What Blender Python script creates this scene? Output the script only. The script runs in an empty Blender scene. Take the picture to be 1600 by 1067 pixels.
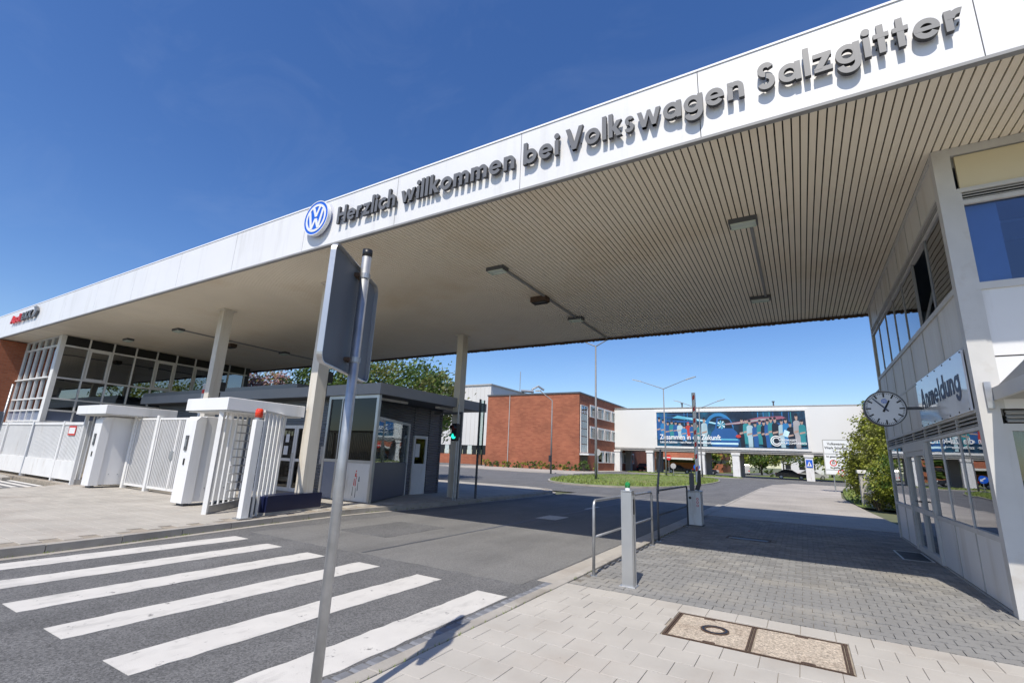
import bpy, math, random
from math import sin, cos, pi, radians, atan2, hypot
from mathutils import Vector, Matrix
random.seed(7)
S = bpy.context.scene
COL = S.collection

# ------------------------------------------------------------------ camera, sky, sun, exposure
cam_d = bpy.data.cameras.new('camera'); cam = bpy.data.objects.new('camera', cam_d); COL.objects.link(cam)
cam_d.sensor_width = 36.0; cam_d.lens = 741.74 / 1600 * 36; cam_d.clip_start = 0.05; cam_d.clip_end = 3000
yaw, pit, rol = radians(-31.14), radians(13.65), radians(2.354)
_f = Vector((sin(yaw) * cos(pit), cos(yaw) * cos(pit), sin(pit)))
_r = Vector((cos(yaw), -sin(yaw), 0)); _u = _r.cross(_f)
_r2 = _r * cos(rol) + _u * sin(rol); _u2 = -_r * sin(rol) + _u * cos(rol)
m3 = Matrix((_r2, _u2, -_f)).transposed()
cam.matrix_world = Matrix.Translation((0, 0, 1.65)) @ m3.to_4x4()
S.camera = cam

LIGHT = Vector((-0.11, 0.67, -1.0)).normalized()          # the way the sunlight travels
w = bpy.data.worlds.new('World'); S.world = w; w.use_nodes = True
nt = w.node_tree; bg = nt.nodes['Background']
sky = nt.nodes.new('ShaderNodeTexSky'); sky.sky_type = 'NISHITA'; sky.sun_disc = False
sky.sun_elevation = math.asin(-LIGHT.z); sky.sun_rotation = radians(170.7)
sky.altitude = 100; sky.air_density = 1.0; sky.dust_density = 0.6; sky.ozone_density = 2.2
hs = nt.nodes.new('ShaderNodeHueSaturation'); hs.inputs['Saturation'].default_value = 1.27; hs.inputs['Hue'].default_value = .511
nt.links.new(sky.outputs[0], hs.inputs['Color']); # faint cirrus streaks all over the sky
tc = nt.nodes.new('ShaderNodeTexCoord'); mp = nt.nodes.new('ShaderNodeMapping'); mp.inputs['Scale'].default_value = (1.1, 3.2, 5.0); mp.inputs['Rotation'].default_value = (.3, .5, .9)
cn = nt.nodes.new('ShaderNodeTexNoise'); cn.inputs['Scale'].default_value = 1.7; cn.inputs['Detail'].default_value = 9; cn.inputs['Roughness'].default_value = .62; cn.inputs['Distortion'].default_value = .6
cr = nt.nodes.new('ShaderNodeMapRange'); cr.inputs[1].default_value = .50; cr.inputs[2].default_value = .85; cr.inputs[3].default_value = 0; cr.inputs[4].default_value = .055
nt.links.new(tc.outputs['Generated'], mp.inputs['Vector']); nt.links.new(mp.outputs[0], cn.inputs['Vector']); nt.links.new(cn.outputs['Fac'], cr.inputs[0])
cm = nt.nodes.new('ShaderNodeMix'); cm.data_type = 'RGBA'; cm.inputs[7].default_value = (4.6, 5.2, 6.2, 1)
nt.links.new(cr.outputs[0], cm.inputs[0]); nt.links.new(hs.outputs[0], cm.inputs[6]); nt.links.new(cm.outputs[2], bg.inputs['Color']); bg.inputs['Strength'].default_value = 0.14
sun_d = bpy.data.lights.new('sun', 'SUN'); sun_d.energy = 4.4; sun_d.angle = radians(0.53); sun_d.color = (1.0, 0.94, 0.84)
sun = bpy.data.objects.new('sun', sun_d); COL.objects.link(sun)
sun.rotation_euler = LIGHT.to_track_quat('-Z', 'Y').to_euler()
vs = S.view_settings; vs.view_transform = 'Standard'; vs.look = 'None'; vs.exposure = 0.17; vs.gamma = 1.0; vs.use_curve_mapping = False

# ------------------------------------------------------------------ materials
MATS = {}
def pm(name, col, rough=0.6, metal=0.0, var=0.12, scale=2.0, bump=0.0, bscale=60.0, isl=0.0, spec=0.5, dirt=None, dscale=0.6, dlo=0.5, dhi=0.75, coat=0.0, dvec=None):
    """Principled material: base colour with world-space noise, per-piece variation, optional stain colour and fine relief."""
    if name in MATS: return MATS[name]
    m = bpy.data.materials.new(name); m.use_nodes = True; MATS[name] = m
    t = m.node_tree; N = t.nodes; L = t.links; b = N['Principled BSDF']
    b.inputs['Roughness'].default_value = rough; b.inputs['Metallic'].default_value = metal
    b.inputs['Specular IOR Level'].default_value = spec; b.inputs['Coat Weight'].default_value = coat
    geo = N.new('ShaderNodeNewGeometry')
    nz = N.new('ShaderNodeTexNoise'); nz.inputs['Scale'].default_value = scale; nz.inputs['Detail'].default_value = 5
    L.new(geo.outputs['Position'], nz.inputs['Vector'])
    mr = N.new('ShaderNodeMapRange'); mr.inputs[1].default_value = 0.25; mr.inputs[2].default_value = 0.75
    mr.inputs[3].default_value = 1 - var; mr.inputs[4].default_value = 1 + var
    L.new(nz.outputs['Fac'], mr.inputs[0]); val = mr.outputs[0]
    if isl:
        m2 = N.new('ShaderNodeMapRange'); m2.inputs[3].default_value = 1 - isl; m2.inputs[4].default_value = 1 + isl
        L.new(geo.outputs['Random Per Island'], m2.inputs[0])
        mu = N.new('ShaderNodeMath'); mu.operation = 'MULTIPLY'; L.new(val, mu.inputs[0]); L.new(m2.outputs[0], mu.inputs[1]); val = mu.outputs[0]
    rgb = N.new('ShaderNodeRGB'); rgb.outputs[0].default_value = (*col, 1); src = rgb.outputs[0]
    if dirt:
        dz = N.new('ShaderNodeTexNoise'); dz.inputs['Scale'].default_value = dscale; dz.inputs['Detail'].default_value = 7; dz.inputs['Roughness'].default_value = 0.65
        if dvec:
            mv = N.new('ShaderNodeVectorMath'); mv.operation = 'MULTIPLY'; mv.inputs[1].default_value = dvec; L.new(geo.outputs['Position'], mv.inputs[0]); L.new(mv.outputs[0], dz.inputs['Vector'])
        else: L.new(geo.outputs['Position'], dz.inputs['Vector'])
        dr = N.new('ShaderNodeMapRange'); dr.inputs[1].default_value = dlo; dr.inputs[2].default_value = dhi
        L.new(dz.outputs['Fac'], dr.inputs[0])
        mx = N.new('ShaderNodeMix'); mx.data_type = 'RGBA'; L.new(dr.outputs[0], mx.inputs[0]); L.new(src, mx.inputs[6]); mx.inputs[7].default_value = (*dirt, 1)
        src = mx.outputs[2]
    vm = N.new('ShaderNodeVectorMath'); vm.operation = 'SCALE'; L.new(src, vm.inputs[0]); L.new(val, vm.inputs['Scale'])
    L.new(vm.outputs[0], b.inputs['Base Color'])
    if bump:
        bz = N.new('ShaderNodeTexNoise'); bz.inputs['Scale'].default_value = bscale; bz.inputs['Detail'].default_value = 3
        L.new(geo.outputs['Position'], bz.inputs['Vector'])
        bn = N.new('ShaderNodeBump'); bn.inputs['Strength'].default_value = bump; bn.inputs['Distance'].default_value = 0.01
        L.new(bz.outputs['Fac'], bn.inputs['Height']); L.new(bn.outputs[0], b.inputs['Normal'])
    return m

def glass(name, tint, ior=1.6, boost=1.3):
    if name in MATS: return MATS[name]
    m = bpy.data.materials.new(name); m.use_nodes = True; MATS[name] = m
    t = m.node_tree; N = t.nodes; L = t.links; N.remove(N['Principled BSDF'])
    tr = N.new('ShaderNodeBsdfTransparent'); tr.inputs[0].default_value = (*tint, 1)
    gl = N.new('ShaderNodeBsdfGlossy'); gl.inputs['Roughness'].default_value = 0.008; gl.inputs['Color'].default_value = (.95, .97, 1, 1)
    fr = N.new('ShaderNodeFresnel'); fr.inputs['IOR'].default_value = ior
    # panes are never dead flat: a very slow wobble
    geo = N.new('ShaderNodeNewGeometry'); nz = N.new('ShaderNodeTexNoise'); nz.inputs['Scale'].default_value = 0.9; nz.inputs['Detail'].default_value = 1
    L.new(geo.outputs['Position'], nz.inputs['Vector'])
    bn = N.new('ShaderNodeBump'); bn.inputs['Strength'].default_value = 0.06; bn.inputs['Distance'].default_value = 0.05
    L.new(nz.outputs['Fac'], bn.inputs['Height']); L.new(bn.outputs[0], gl.inputs['Normal'])
    mu = N.new('ShaderNodeMath'); mu.operation = 'MULTIPLY'; mu.inputs[1].default_value = boost; mu.use_clamp = True
    L.new(fr.outputs[0], mu.inputs[0])
    mx = N.new('ShaderNodeMixShader'); L.new(mu.outputs[0], mx.inputs[0]); L.new(tr.outputs[0], mx.inputs[1]); L.new(gl.outputs[0], mx.inputs[2])
    L.new(mx.outputs[0], N['Material Output'].inputs['Surface'])
    return m

def emit(name, col, strength):
    m = bpy.data.materials.new(name); m.use_nodes = True; MATS[name] = m
    b = m.node_tree.nodes['Principled BSDF']; b.inputs['Base Color'].default_value = (*col, 1)
    b.inputs['Emission Color'].default_value = (*col, 1); b.inputs['Emission Strength'].default_value = strength; b.inputs['Roughness'].default_value = .2
    return m

def brickmat(name, c1, c2, mortar, bw=0.24, rh=0.077):
    m = bpy.data.materials.new(name); m.use_nodes = True; MATS[name] = m
    t = m.node_tree; N = t.nodes; L = t.links; b = N['Principled BSDF']; b.inputs['Roughness'].default_value = .85
    geo = N.new('ShaderNodeNewGeometry'); sp = N.new('ShaderNodeSeparateXYZ'); L.new(geo.outputs['Position'], sp.inputs[0])
    ad = N.new('ShaderNodeMath'); L.new(sp.outputs[0], ad.inputs[0]); L.new(sp.outputs[1], ad.inputs[1])
    cb = N.new('ShaderNodeCombineXYZ'); L.new(ad.outputs[0], cb.inputs[0]); L.new(sp.outputs[2], cb.inputs[1])
    br = N.new('ShaderNodeTexBrick'); br.inputs['Scale'].default_value = 1.0; br.inputs['Brick Width'].default_value = bw; br.inputs['Row Height'].default_value = rh
    br.inputs['Mortar Size'].default_value = 0.006; br.inputs['Color1'].default_value = (*c1, 1); br.inputs['Color2'].default_value = (*c2, 1); br.inputs['Mortar'].default_value = (*mortar, 1)
    L.new(cb.outputs[0], br.inputs['Vector'])
    nz = N.new('ShaderNodeTexNoise'); nz.inputs['Scale'].default_value = 0.35; nz.inputs['Detail'].default_value = 6; L.new(geo.outputs['Position'], nz.inputs['Vector'])
    mr = N.new('ShaderNodeMapRange'); mr.inputs[1].default_value = .3; mr.inputs[2].default_value = .7; mr.inputs[3].default_value = .82; mr.inputs[4].default_value = 1.15; L.new(nz.outputs['Fac'], mr.inputs[0])
    vm = N.new('ShaderNodeVectorMath'); vm.operation = 'SCALE'; L.new(br.outputs['Color'], vm.inputs[0]); L.new(mr.outputs[0], vm.inputs['Scale']); L.new(vm.outputs[0], b.inputs['Base Color'])
    return m

def slabmat(name, col, sx, sy, joint):
    """far paving, where single slabs can no longer be told apart"""
    m = brickmat(name, col, tuple(c * 0.9 for c in col), joint, sx, sy)
    N = m.node_tree.nodes; L = m.node_tree.links
    geo = [n for n in N if n.type == 'NEW_GEOMETRY'][0]; br = [n for n in N if n.type == 'TEX_BRICK'][0]
    L.new(geo.outputs['Position'], br.inputs['Vector']); return m

M_asph = pm('asphalt', (.135, .134, .134), .9, var=.16, scale=1.1, bump=.7, bscale=130, isl=0, dirt=(.10, .10, .10), dscale=.9, dlo=.48, dhi=.72, dvec=(1.1, .3, 1))
def speckle(m, sc, amt):
    N = m.node_tree.nodes; L = m.node_tree.links; b = N['Principled BSDF']; src = b.inputs['Base Color'].links[0].from_socket
    geo = [n for n in N if n.type == 'NEW_GEOMETRY'][0]; v = N.new('ShaderNodeTexVoronoi'); v.inputs['Scale'].default_value = sc; L.new(geo.outputs['Position'], v.inputs['Vector'])
    sp = N.new('ShaderNodeSeparateColor'); L.new(v.outputs['Color'], sp.inputs[0]); mr = N.new('ShaderNodeMapRange'); mr.inputs[3].default_value = 1 - amt; mr.inputs[4].default_value = 1 + amt; L.new(sp.outputs[0], mr.inputs[0])
    vm = N.new('ShaderNodeVectorMath'); vm.operation = 'SCALE'; L.new(src, vm.inputs[0]); L.new(mr.outputs[0], vm.inputs['Scale']); L.new(vm.outputs[0], b.inputs['Base Color'])
speckle(M_asph, 75, .42)
M_asph2 = pm('smooth_asphalt', (.175, .172, .166), .88, var=.12, scale=.8, bump=.5, bscale=150, dirt=(.125, .123, .12), dscale=.8, dlo=.45, dhi=.75, dvec=(1.3, .25, 1)); speckle(M_asph2, 90, .25)
M_ground = pm('earth', (.12, .13, .07), .95, var=.3, scale=.4)
M_slab = pm('concrete_slab', (.425, .40, .36), .88, var=.1, scale=1.6, bump=.35, bscale=110, isl=.07, dirt=(.37, .33, .285), dscale=.9, dlo=.5, dhi=.78)
M_slabL = pm('pavement_paver', (.385, .36, .32), .9, var=.12, scale=1.2, bump=.3, bscale=90, isl=.08, dirt=(.33, .29, .25), dscale=.5)
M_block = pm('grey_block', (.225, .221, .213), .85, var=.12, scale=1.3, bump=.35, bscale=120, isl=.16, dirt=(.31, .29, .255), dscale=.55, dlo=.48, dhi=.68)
M_joint = pm('joint_sand', (.30, .26, .21), .95, var=.25, scale=8)
M_jointd = pm('joint_dark', (.16, .145, .125), .95, var=.25, scale=8)
M_kerb = pm('kerb_stone', (.36, .335, .30), .85, var=.15, scale=3, bump=.4, bscale=80, isl=.1, dirt=(.2, .18, .15), dscale=1.5)
M_sett = pm('dark_sett', (.17, .175, .19), .55, var=.25, scale=6, bump=.4, bscale=60, isl=.3)
M_paint = pm('road_paint', (.58, .56, .525), .75, var=.06, scale=4, bump=.5, bscale=140, dirt=(.36, .35, .33), dscale=2.6, dlo=.52, dhi=.8, dvec=(1.6, .6, 1))
def chips(m, col, sc, lo, hi):
    """small worn spots where the layer below shows"""
    N = m.node_tree.nodes; L = m.node_tree.links; b = N['Principled BSDF']; src = b.inputs['Base Color'].links[0].from_socket
    geo = [n for n in N if n.type == 'NEW_GEOMETRY'][0]; z = N.new('ShaderNodeTexNoise'); z.inputs['Scale'].default_value = sc; z.inputs['Detail'].default_value = 8; z.inputs['Roughness'].default_value = .75; L.new(geo.outputs['Position'], z.inputs['Vector'])
    r = N.new('ShaderNodeMapRange'); r.inputs[1].default_value = lo; r.inputs[2].default_value = hi; L.new(z.outputs['Fac'], r.inputs[0])
    x = N.new('ShaderNodeMix'); x.data_type = 'RGBA'; L.new(r.outputs[0], x.inputs[0]); L.new(src, x.inputs[6]); x.inputs[7].default_value = (*col, 1); L.new(x.outputs[2], b.inputs['Base Color'])
chips(M_paint, (.17, .165, .16), 7, .60, .66)
chips(M_slab, (.24, .21, .18), 3.5, .66, .72)
M_white = pm('white_sheet', (.76, .76, .765), .38, var=.03, scale=.6, dirt=(.56, .55, .52), dscale=.9, dlo=.52, dhi=.95, dvec=(3, 3, .3), bump=.12, bscale=1.1)
M_whitep = pm('white_paint', (.74, .735, .72), .5, var=.05, scale=2, dirt=(.47, .42, .36), dscale=1.6, dlo=.55, dhi=.88, dvec=(2.5, 2.5, .6))
M_cap = pm('white_cap', (.8, .8, .8), .4, var=.03, scale=1)
M_grey_trim = pm('grey_trim', (.25, .25, .25), .6, var=.1, scale=3)
M_slat = pm('soffit_slat', (.82, .74, .60), .6, var=.05, scale=.7, isl=.06, dirt=(.60, .48, .32), dscale=.35, dlo=.5, dhi=.9)
M_void = pm('dark_void', (.035, .03, .026), .9, var=.1)
M_rust = pm('brown_edge', (.10, .065, .04), .9, var=.5, scale=9)
M_column = pm('cream_column', (.62, .58, .51), .5, var=.06, scale=1.5, dirt=(.40, .31, .2), dscale=1.0, dlo=.52, dhi=.85, dvec=(4, 4, .35))
M_letter = pm('letter_face', (.145, .148, .156), .45, var=.04)
M_return_shade = pm('letter_return_shade', (.028, .028, .03), .5, var=.04)  # near-black letter sides: their shade is put into the colour
M_blue = pm('logo_blue', (.015, .12, .62), .3, var=.04, coat=.3)
M_alu = pm('aluminium', (.56, .56, .56), .38, metal=.85, var=.06, scale=4, bump=.08, bscale=40)
M_mast = pm('mast_steel', (.20, .20, .20), .55, metal=.2, var=.12, scale=4)
M_galv = pm('galvanised', (.44, .45, .46), .45, metal=.75, var=.18, scale=9, bump=.1, bscale=30)
M_frame = pm('panel_frame', (.56, .55, .53), .5, var=.06, scale=3, dirt=(.4, .35, .29), dscale=1.6, dlo=.58, dhi=.85)
M_panel = pm('facade_panel', (.68, .66, .62), .5, var=.05, scale=1, isl=.03, dirt=(.44, .38, .30), dscale=.8, dlo=.48, dhi=.85, dvec=(3, 3, .3))
M_panelw = pm('front_panel', (.72, .715, .71), .42, var=.04, scale=1, dirt=(.5, .46, .40), dscale=1.0, dlo=.52, dhi=.9, dvec=(3, 3, .35))
M_cream = pm('cream_panel', (.66, .58, .40), .5, var=.05, scale=1)
M_louv = pm('louvre', (.42, .41, .39), .5, var=.1, scale=3)
M_dark = pm('dark_metal', (.03, .031, .033), .5, var=.1)
M_char = pm('charcoal', (.085, .09, .10), .5, var=.06, scale=2)
M_corr = pm('corrugated_sheet', (.175, .188, .22), .38, metal=.35, var=.05, scale=2)
M_roofedge = pm('booth_roof', (.26, .272, .305), .45, var=.05, scale=2)
M_navy = pm('navy_cover', (.012, .017, .06), .35, var=.1, scale=3)
M_slate = pm('slate_panel', (.065, .08, .13), .4, var=.06)
M_panelblue = pm('blue_grey_panel', (.20, .23, .31), .4, var=.05)
M_signback = pm('sign_back', (.11, .125, .15), .5, metal=.2, var=.08, scale=3)
M_red = pm('red', (.62, .025, .02), .4, var=.05)
M_redlens = pm('red_lens', (.78, .05, .015), .12, var=.05, coat=.5)
M_grnlens = pm('green_lens', (.01, .23, .05), .1, var=.05, coat=.5)
M_black = pm('black', (.012, .012, .013), .4, var=.05)
M_text = pm('dark_blue_print', (.03, .05, .11), .5, var=.03)
M_txtwhite = pm('white_print', (.85, .86, .87), .5, var=.02)
M_signwhite = pm('sign_white', (.78, .79, .8), .3, var=.02)
M_enamel = pm('enamel', (.80, .815, .84), .12, var=.02, coat=.4)
M_clock = pm('clock_face', (.72, .75, .80), .25, var=.02)
M_brick = brickmat('red_brick', (.36, .115, .055), (.29, .085, .04), (.26, .15, .10))
M_brickfar = brickmat('far_brick', (.35, .12, .062), (.27, .085, .045), (.29, .14, .09), .6, .2)
M_hall = pm('hall_sheet', (.63, .62, .60), .5, var=.06, scale=.2)
M_bridge = pm('bridge_sheet', (.72, .72, .70), .45, var=.04, scale=.15)
M_conc = pm('concrete', (.42, .40, .37), .85, var=.12, scale=1, bump=.3, bscale=40, dirt=(.3, .28, .25))
M_grass = pm('lawn', (.13, .19, .035), .95, var=.35, scale=1.5, bump=.5, bscale=20, dirt=(.26, .22, .10), dscale=.7, dlo=.45, dhi=.7)
M_blade = pm('grass_blade', (.17, .22, .05), .8, var=.3, scale=2, isl=.4)
M_bark = pm('bark', (.10, .08, .06), .95, var=.3, scale=6, bump=.5, bscale=30)
M_curtain = pm('curtain', (.50, .56, .53), .9, var=.1, scale=2)
M_inner = pm('room_wall', (.34, .34, .33), .9, var=.05)
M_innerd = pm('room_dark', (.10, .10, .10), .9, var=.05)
M_light = pm('lamp_cover', (.55, .62, .56), .3, var=.05)
M_iron = pm('rusty_iron', (.10, .065, .045), .7, metal=.3, var=.35, scale=20, bump=.5, bscale=90)
M_exposed = pm('exposed_aggregate', (.46, .39, .31), .9, var=.25, scale=26, bump=.8, bscale=120, dirt=(.3, .23, .17), dscale=2)
speckle(M_exposed, 90, .4)
G_win = glass('window_glass', (.62, .68, .70), 1.62, 1.5)
G_blue = glass('blue_glass', (.56, .69, .90), 1.55, 1.5)
G_coat = glass('coated_glass', (.30, .34, .36), 2.1, 2.2)
G_dark = glass('dark_glass', (.32, .36, .38), 1.6, 1.4)
G_booth = glass('booth_glass', (.12, .13, .14), 1.5, 1.0)
G_clear = glass('clear_glass', (.85, .9, .9), 1.3, .7)
G_scr = glass('screen_glass', (.80, .88, .86), 1.45, 1.0)

def leafmat(name, col, isl=.45):
    m = pm(name, col, .55, var=.25, scale=.8, isl=isl)
    N = m.node_tree.nodes; L = m.node_tree.links; b = N['Principled BSDF']
    tl = N.new('ShaderNodeBsdfTranslucent'); L.new(b.inputs['Base Color'].links[0].from_socket, tl.inputs[0])
    mx = N.new('ShaderNodeMixShader'); mx.inputs[0].default_value = .35
    L.new(b.outputs[0], mx.inputs[1]); L.new(tl.outputs[0], mx.inputs[2]); L.new(mx.outputs[0], N['Material Output'].inputs['Surface'])
    return m
L_green = leafmat('leaf_green', (.10, .165, .03)); L_yel = leafmat('leaf_yellow_green', (.27, .30, .04)); L_dark = leafmat('leaf_dark', (.05, .09, .022))
L_pink = leafmat('blossom_pink', (.50, .30, .29)); L_olive = leafmat('leaf_olive', (.19, .20, .05))

# ------------------------------------------------------------------ mesh helpers
class MB:
    def __init__(s): s.v = []; s.f = []
    def add(s, vs, fs):
        o = len(s.v); s.v += [tuple(p) for p in vs]; s.f += [tuple(i + o for i in f) for f in fs]; return s
    def box(s, x0, x1, y0, y1, z0, z1):
        if x0 > x1: x0, x1 = x1, x0
        if y0 > y1: y0, y1 = y1, y0
        if z0 > z1: z0, z1 = z1, z0
        return s.add([(x0, y0, z0), (x1, y0, z0), (x1, y1, z0), (x0, y1, z0), (x0, y0, z1), (x1, y0, z1), (x1, y1, z1), (x0, y1, z1)],
                     [(0, 3, 2, 1), (4, 5, 6, 7), (0, 1, 5, 4), (1, 2, 6, 5), (2, 3, 7, 6), (3, 0, 4, 7)])
    def bbox(s, x0, x1, y0, y1, z0, z1, b=.004):
        """box with its top edges chamfered"""
        return s.add([(x0, y0, z0), (x1, y0, z0), (x1, y1, z0), (x0, y1, z0), (x0, y0, z1 - b), (x1, y0, z1 - b), (x1, y1, z1 - b), (x0, y1, z1 - b),
                      (x0 + b, y0 + b, z1), (x1 - b, y0 + b, z1), (x1 - b, y1 - b, z1), (x0 + b, y1 - b, z1)],
                     [(0, 1, 5, 4), (1, 2, 6, 5), (2, 3, 7, 6), (3, 0, 4, 7), (4, 5, 9, 8), (5, 6, 10, 9), (6, 7, 11, 10), (7, 4, 8, 11), (8, 9, 10, 11)])
    def prism(s, poly, fn, d0, d1):
        """poly: 2D outline (ccw); fn(u,v,d)->xyz; from depth d0 to d1"""
        n = len(poly); a = [fn(u, v, d0) for u, v in poly]; b = [fn(u, v, d1) for u, v in poly]
        return s.add(a + b, [tuple(range(n))[::-1], tuple(range(n, 2 * n))] + [(i, (i + 1) % n, n + (i + 1) % n, n + i) for i in range(n)])
    def ringprism(s, outer, inner, fn, d0, d1, closed=True):
        n = len(outer); V = []
        for d in (d0, d1): V += [fn(u, v, d) for u, v in outer] + [fn(u, v, d) for u, v in inner]
        F = []; rng = range(n if closed else n - 1)
        for i in rng:
            j = (i + 1) % n
            F += [(2 * n + i, 2 * n + j, 3 * n + j, 3 * n + i), (i, n + i, n + j, j), (i, j, 2 * n + j, 2 * n + i), (n + i, 3 * n + i, 3 * n + j, n + j)]
        if not closed: F += [(0, 2 * n, 3 * n, n), (n - 1, 2 * n - 1, 4 * n - 1, 3 * n - 1)]
        return s.add(V, F)
    def tube(s, pts, r, n=8, caps=True):
        pts = [Vector(p) for p in pts]; rs = r if isinstance(r, (list, tuple)) else [r] * len(pts)
        rings = []
        d0 = (pts[1] - pts[0]).normalized(); up = Vector((0, 0, 1)) if abs(d0.z) < .9 else Vector((1, 0, 0))
        a = d0.cross(up).normalized()
        for i, p in enumerate(pts):
            d = (pts[min(i + 1, len(pts) - 1)] - pts[max(i - 1, 0)]).normalized()
            a = (a - d * a.dot(d)).normalized(); b = d.cross(a)
            rings.append([p + (a * cos(2 * pi * k / n) + b * sin(2 * pi * k / n)) * rs[i] for k in range(n)])
        V = [q for R in rings for q in R]; F = []
        for i in range(len(pts) - 1):
            for k in range(n): F.append((i * n + k, i * n + (k + 1) % n, (i + 1) * n + (k + 1) % n, (i + 1) * n + k))
        if caps: F += [tuple(range(n))[::-1], tuple((len(pts) - 1) * n + k for k in range(n))]
        return s.add(V, F)
    def disc(s, c, r, fn, d0, d1, n=40): return s.prism([(c[0] + r * cos(2 * pi * k / n), c[1] + r * sin(2 * pi * k / n)) for k in range(n)], fn, d0, d1)
    def mesh(s, name):
        m = bpy.data.meshes.new(name); m.from_pydata(s.v, [], s.f); m.update(); return m

def obj(name, mb, mat, parent=None, loc=None, rot=None, smooth=False, kind=None, label=None):
    me = mb if isinstance(mb, bpy.types.Mesh) else mb.mesh(name)
    if mat and not me.materials: me.materials.append(mat)
    if smooth:
        for p in me.polygons: p.use_smooth = True
    o = bpy.data.objects.new(name, me); COL.objects.link(o)
    if loc: o.location = loc
    if rot: o.rotation_euler = rot
    if parent is not None: setp(o, parent)
    if kind: o['kind'] = kind
    if label: o['label'] = label
    return o
def setp(o, parent):
    o.parent = parent
    o.matrix_parent_inverse = Matrix.Translation(-Vector(parent.location))   # every location is a world location
def thing(name, label, cat, loc=(0, 0, 0), group=None):
    o = bpy.data.objects.new(name, None); COL.objects.link(o); o.location = loc; o.empty_display_size = .2
    o['label'] = label; o['category'] = cat
    if group: o['group'] = group
    return o
def tag(o, label, cat, group=None):
    o['label'] = label; o['category'] = cat
    if group: o['group'] = group
    return o
def struct(name, mb, mat): return obj(name, mb, mat, kind='structure')
FX = lambda c: (lambda u, v, d: (c - d, u, v))      # a face looking to -X: u = Y, v = Z, d = out of the wall
FPX = lambda c: (lambda u, v, d: (c + d, u, v))     # looking to +X
FY = lambda c: (lambda u, v, d: (u, c - d, v))      # looking to -Y
FZ = lambda z: (lambda u, v, d: (u, v, z + d))
def fbox(mb, fn, u0, u1, v0, v1, d0, d1):
    a = fn(u0, v0, d0); b = fn(u1, v1, d1); return mb.box(a[0], b[0], a[1], b[1], a[2], b[2])
def text_mesh(s, size, fn, d0, d1, x=0, y=0, align='LEFT', sx=1.0, bold=0.0, name='lettering'):
    cu = bpy.data.curves.new('t', 'FONT'); cu.body = s; cu.size = size; cu.align_x = align; cu.extrude = .5; cu.resolution_u = 3; cu.offset = bold
    o = bpy.data.objects.new('t', cu); COL.objects.link(o)
    dg = bpy.context.evaluated_depsgraph_get(); me = bpy.data.meshes.new_from_object(o.evaluated_get(dg))
    bpy.data.objects.remove(o); bpy.data.curves.remove(cu)
    for v in me.vertices:
        v.co = fn(x + v.co.x * sx, y + v.co.y, d0 if v.co.z < 0 else d1)
    me.materials.clear(); me.name = name; me.update(); return me

# ================================================================== GROUND
SOFF = 6.28; K = .12
struct('ground', MB().box(-900, 900, -300, 1500, -.6, -.05), M_ground)
rd = MB()
rd.add([(-10.2, -14, 0), (-3.0, -14, 0), (-3.0, 24, 0), (-10.2, 24, 0)], [(0, 1, 2, 3)])
rd.add([(-80, 24, 0), (-3.0, 24, 0), (-3.0, 47, 0), (-80, 47, 0)], [(0, 1, 2, 3)])
rd.add([(-80, 47, 0), (30, 47, 0), (30, 200, 0), (-80, 200, 0)], [(0, 1, 2, 3)])
rd.add([(-60, -14, 0), (-21.4, -14, 0), (-21.4, 6.7, 0), (-60, 6.7, 0)], [(0, 1, 2, 3)])
road = struct('road', rd, M_asph)
def ragged(x0, x1, y0, y1, j, st=.25):
    P = []; n = max(2, int((x1 - x0) / st)); m = max(2, int((y1 - y0) / st))
    P += [(x0 + (x1 - x0) * k / n, y0 + random.uniform(-j, j)) for k in range(n)] + [(x1 + random.uniform(-j, j), y0 + (y1 - y0) * k / m) for k in range(m)]
    P += [(x1 - (x1 - x0) * k / n, y1 + random.uniform(-j, j)) for k in range(n)] + [(x0 + random.uniform(-j, j), y1 - (y1 - y0) * k / m) for k in range(m)]
    return P
obj('smooth_surface', MB().prism(ragged(-9.5, -3.34, 6.05, 23.9, .03), FZ(0), -.002, .0035), M_asph2, road)
obj('repair_patch', MB().prism(ragged(-8.6, -7.2, 7.4, 9.3, .02), FZ(0), .0036, .0065), M_asph, road)
obj('tar_seam', MB().prism(ragged(-6.46, -6.40, 6.1, 23.8, .012, .3), FZ(0), .0036, .0072), M_char, road)
# painted crossing in front, one stripe per bar
for i, xc in enumerate((-3.42, -4.55, -5.72, -6.87, -7.98, -9.05)):
    y0, y1 = 2.0 + random.uniform(-.04, .04), 5.55 + random.uniform(-.05, .05)
    if i == 0: y0, y1 = 1.6, 5.45
    pts = []; hw = .22
    n = 26
    for k in range(n + 1): pts.append((xc - hw + random.uniform(-.013, .013), y0 + (y1 - y0) * k / n))
    for k in range(n, -1, -1): pts.append((xc + hw + random.uniform(-.013, .013), y0 + (y1 - y0) * k / n))
    obj('crossing_stripe', MB().prism(pts[::-1], FZ(0), .001, .005), M_paint, road)
for i in range(5):
    x0 = -31.5 + i * .95
    obj('crossing_stripe', MB().box(-32, -23.0 + .1 * i, 5.05 + i * .36, 5.23 + i * .36, .001, .005), M_paint, road)
for (x, y, l) in ((-6.6, 12.6, .9), (-6.6, 16.2, 1.2), (-6.6, 20.2, 1.2)):
    obj('lane_dash', MB().box(x, x + .12 + (.5 if l < 1 else 0), y, y + l, .0074, .011), M_paint, road)

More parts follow.
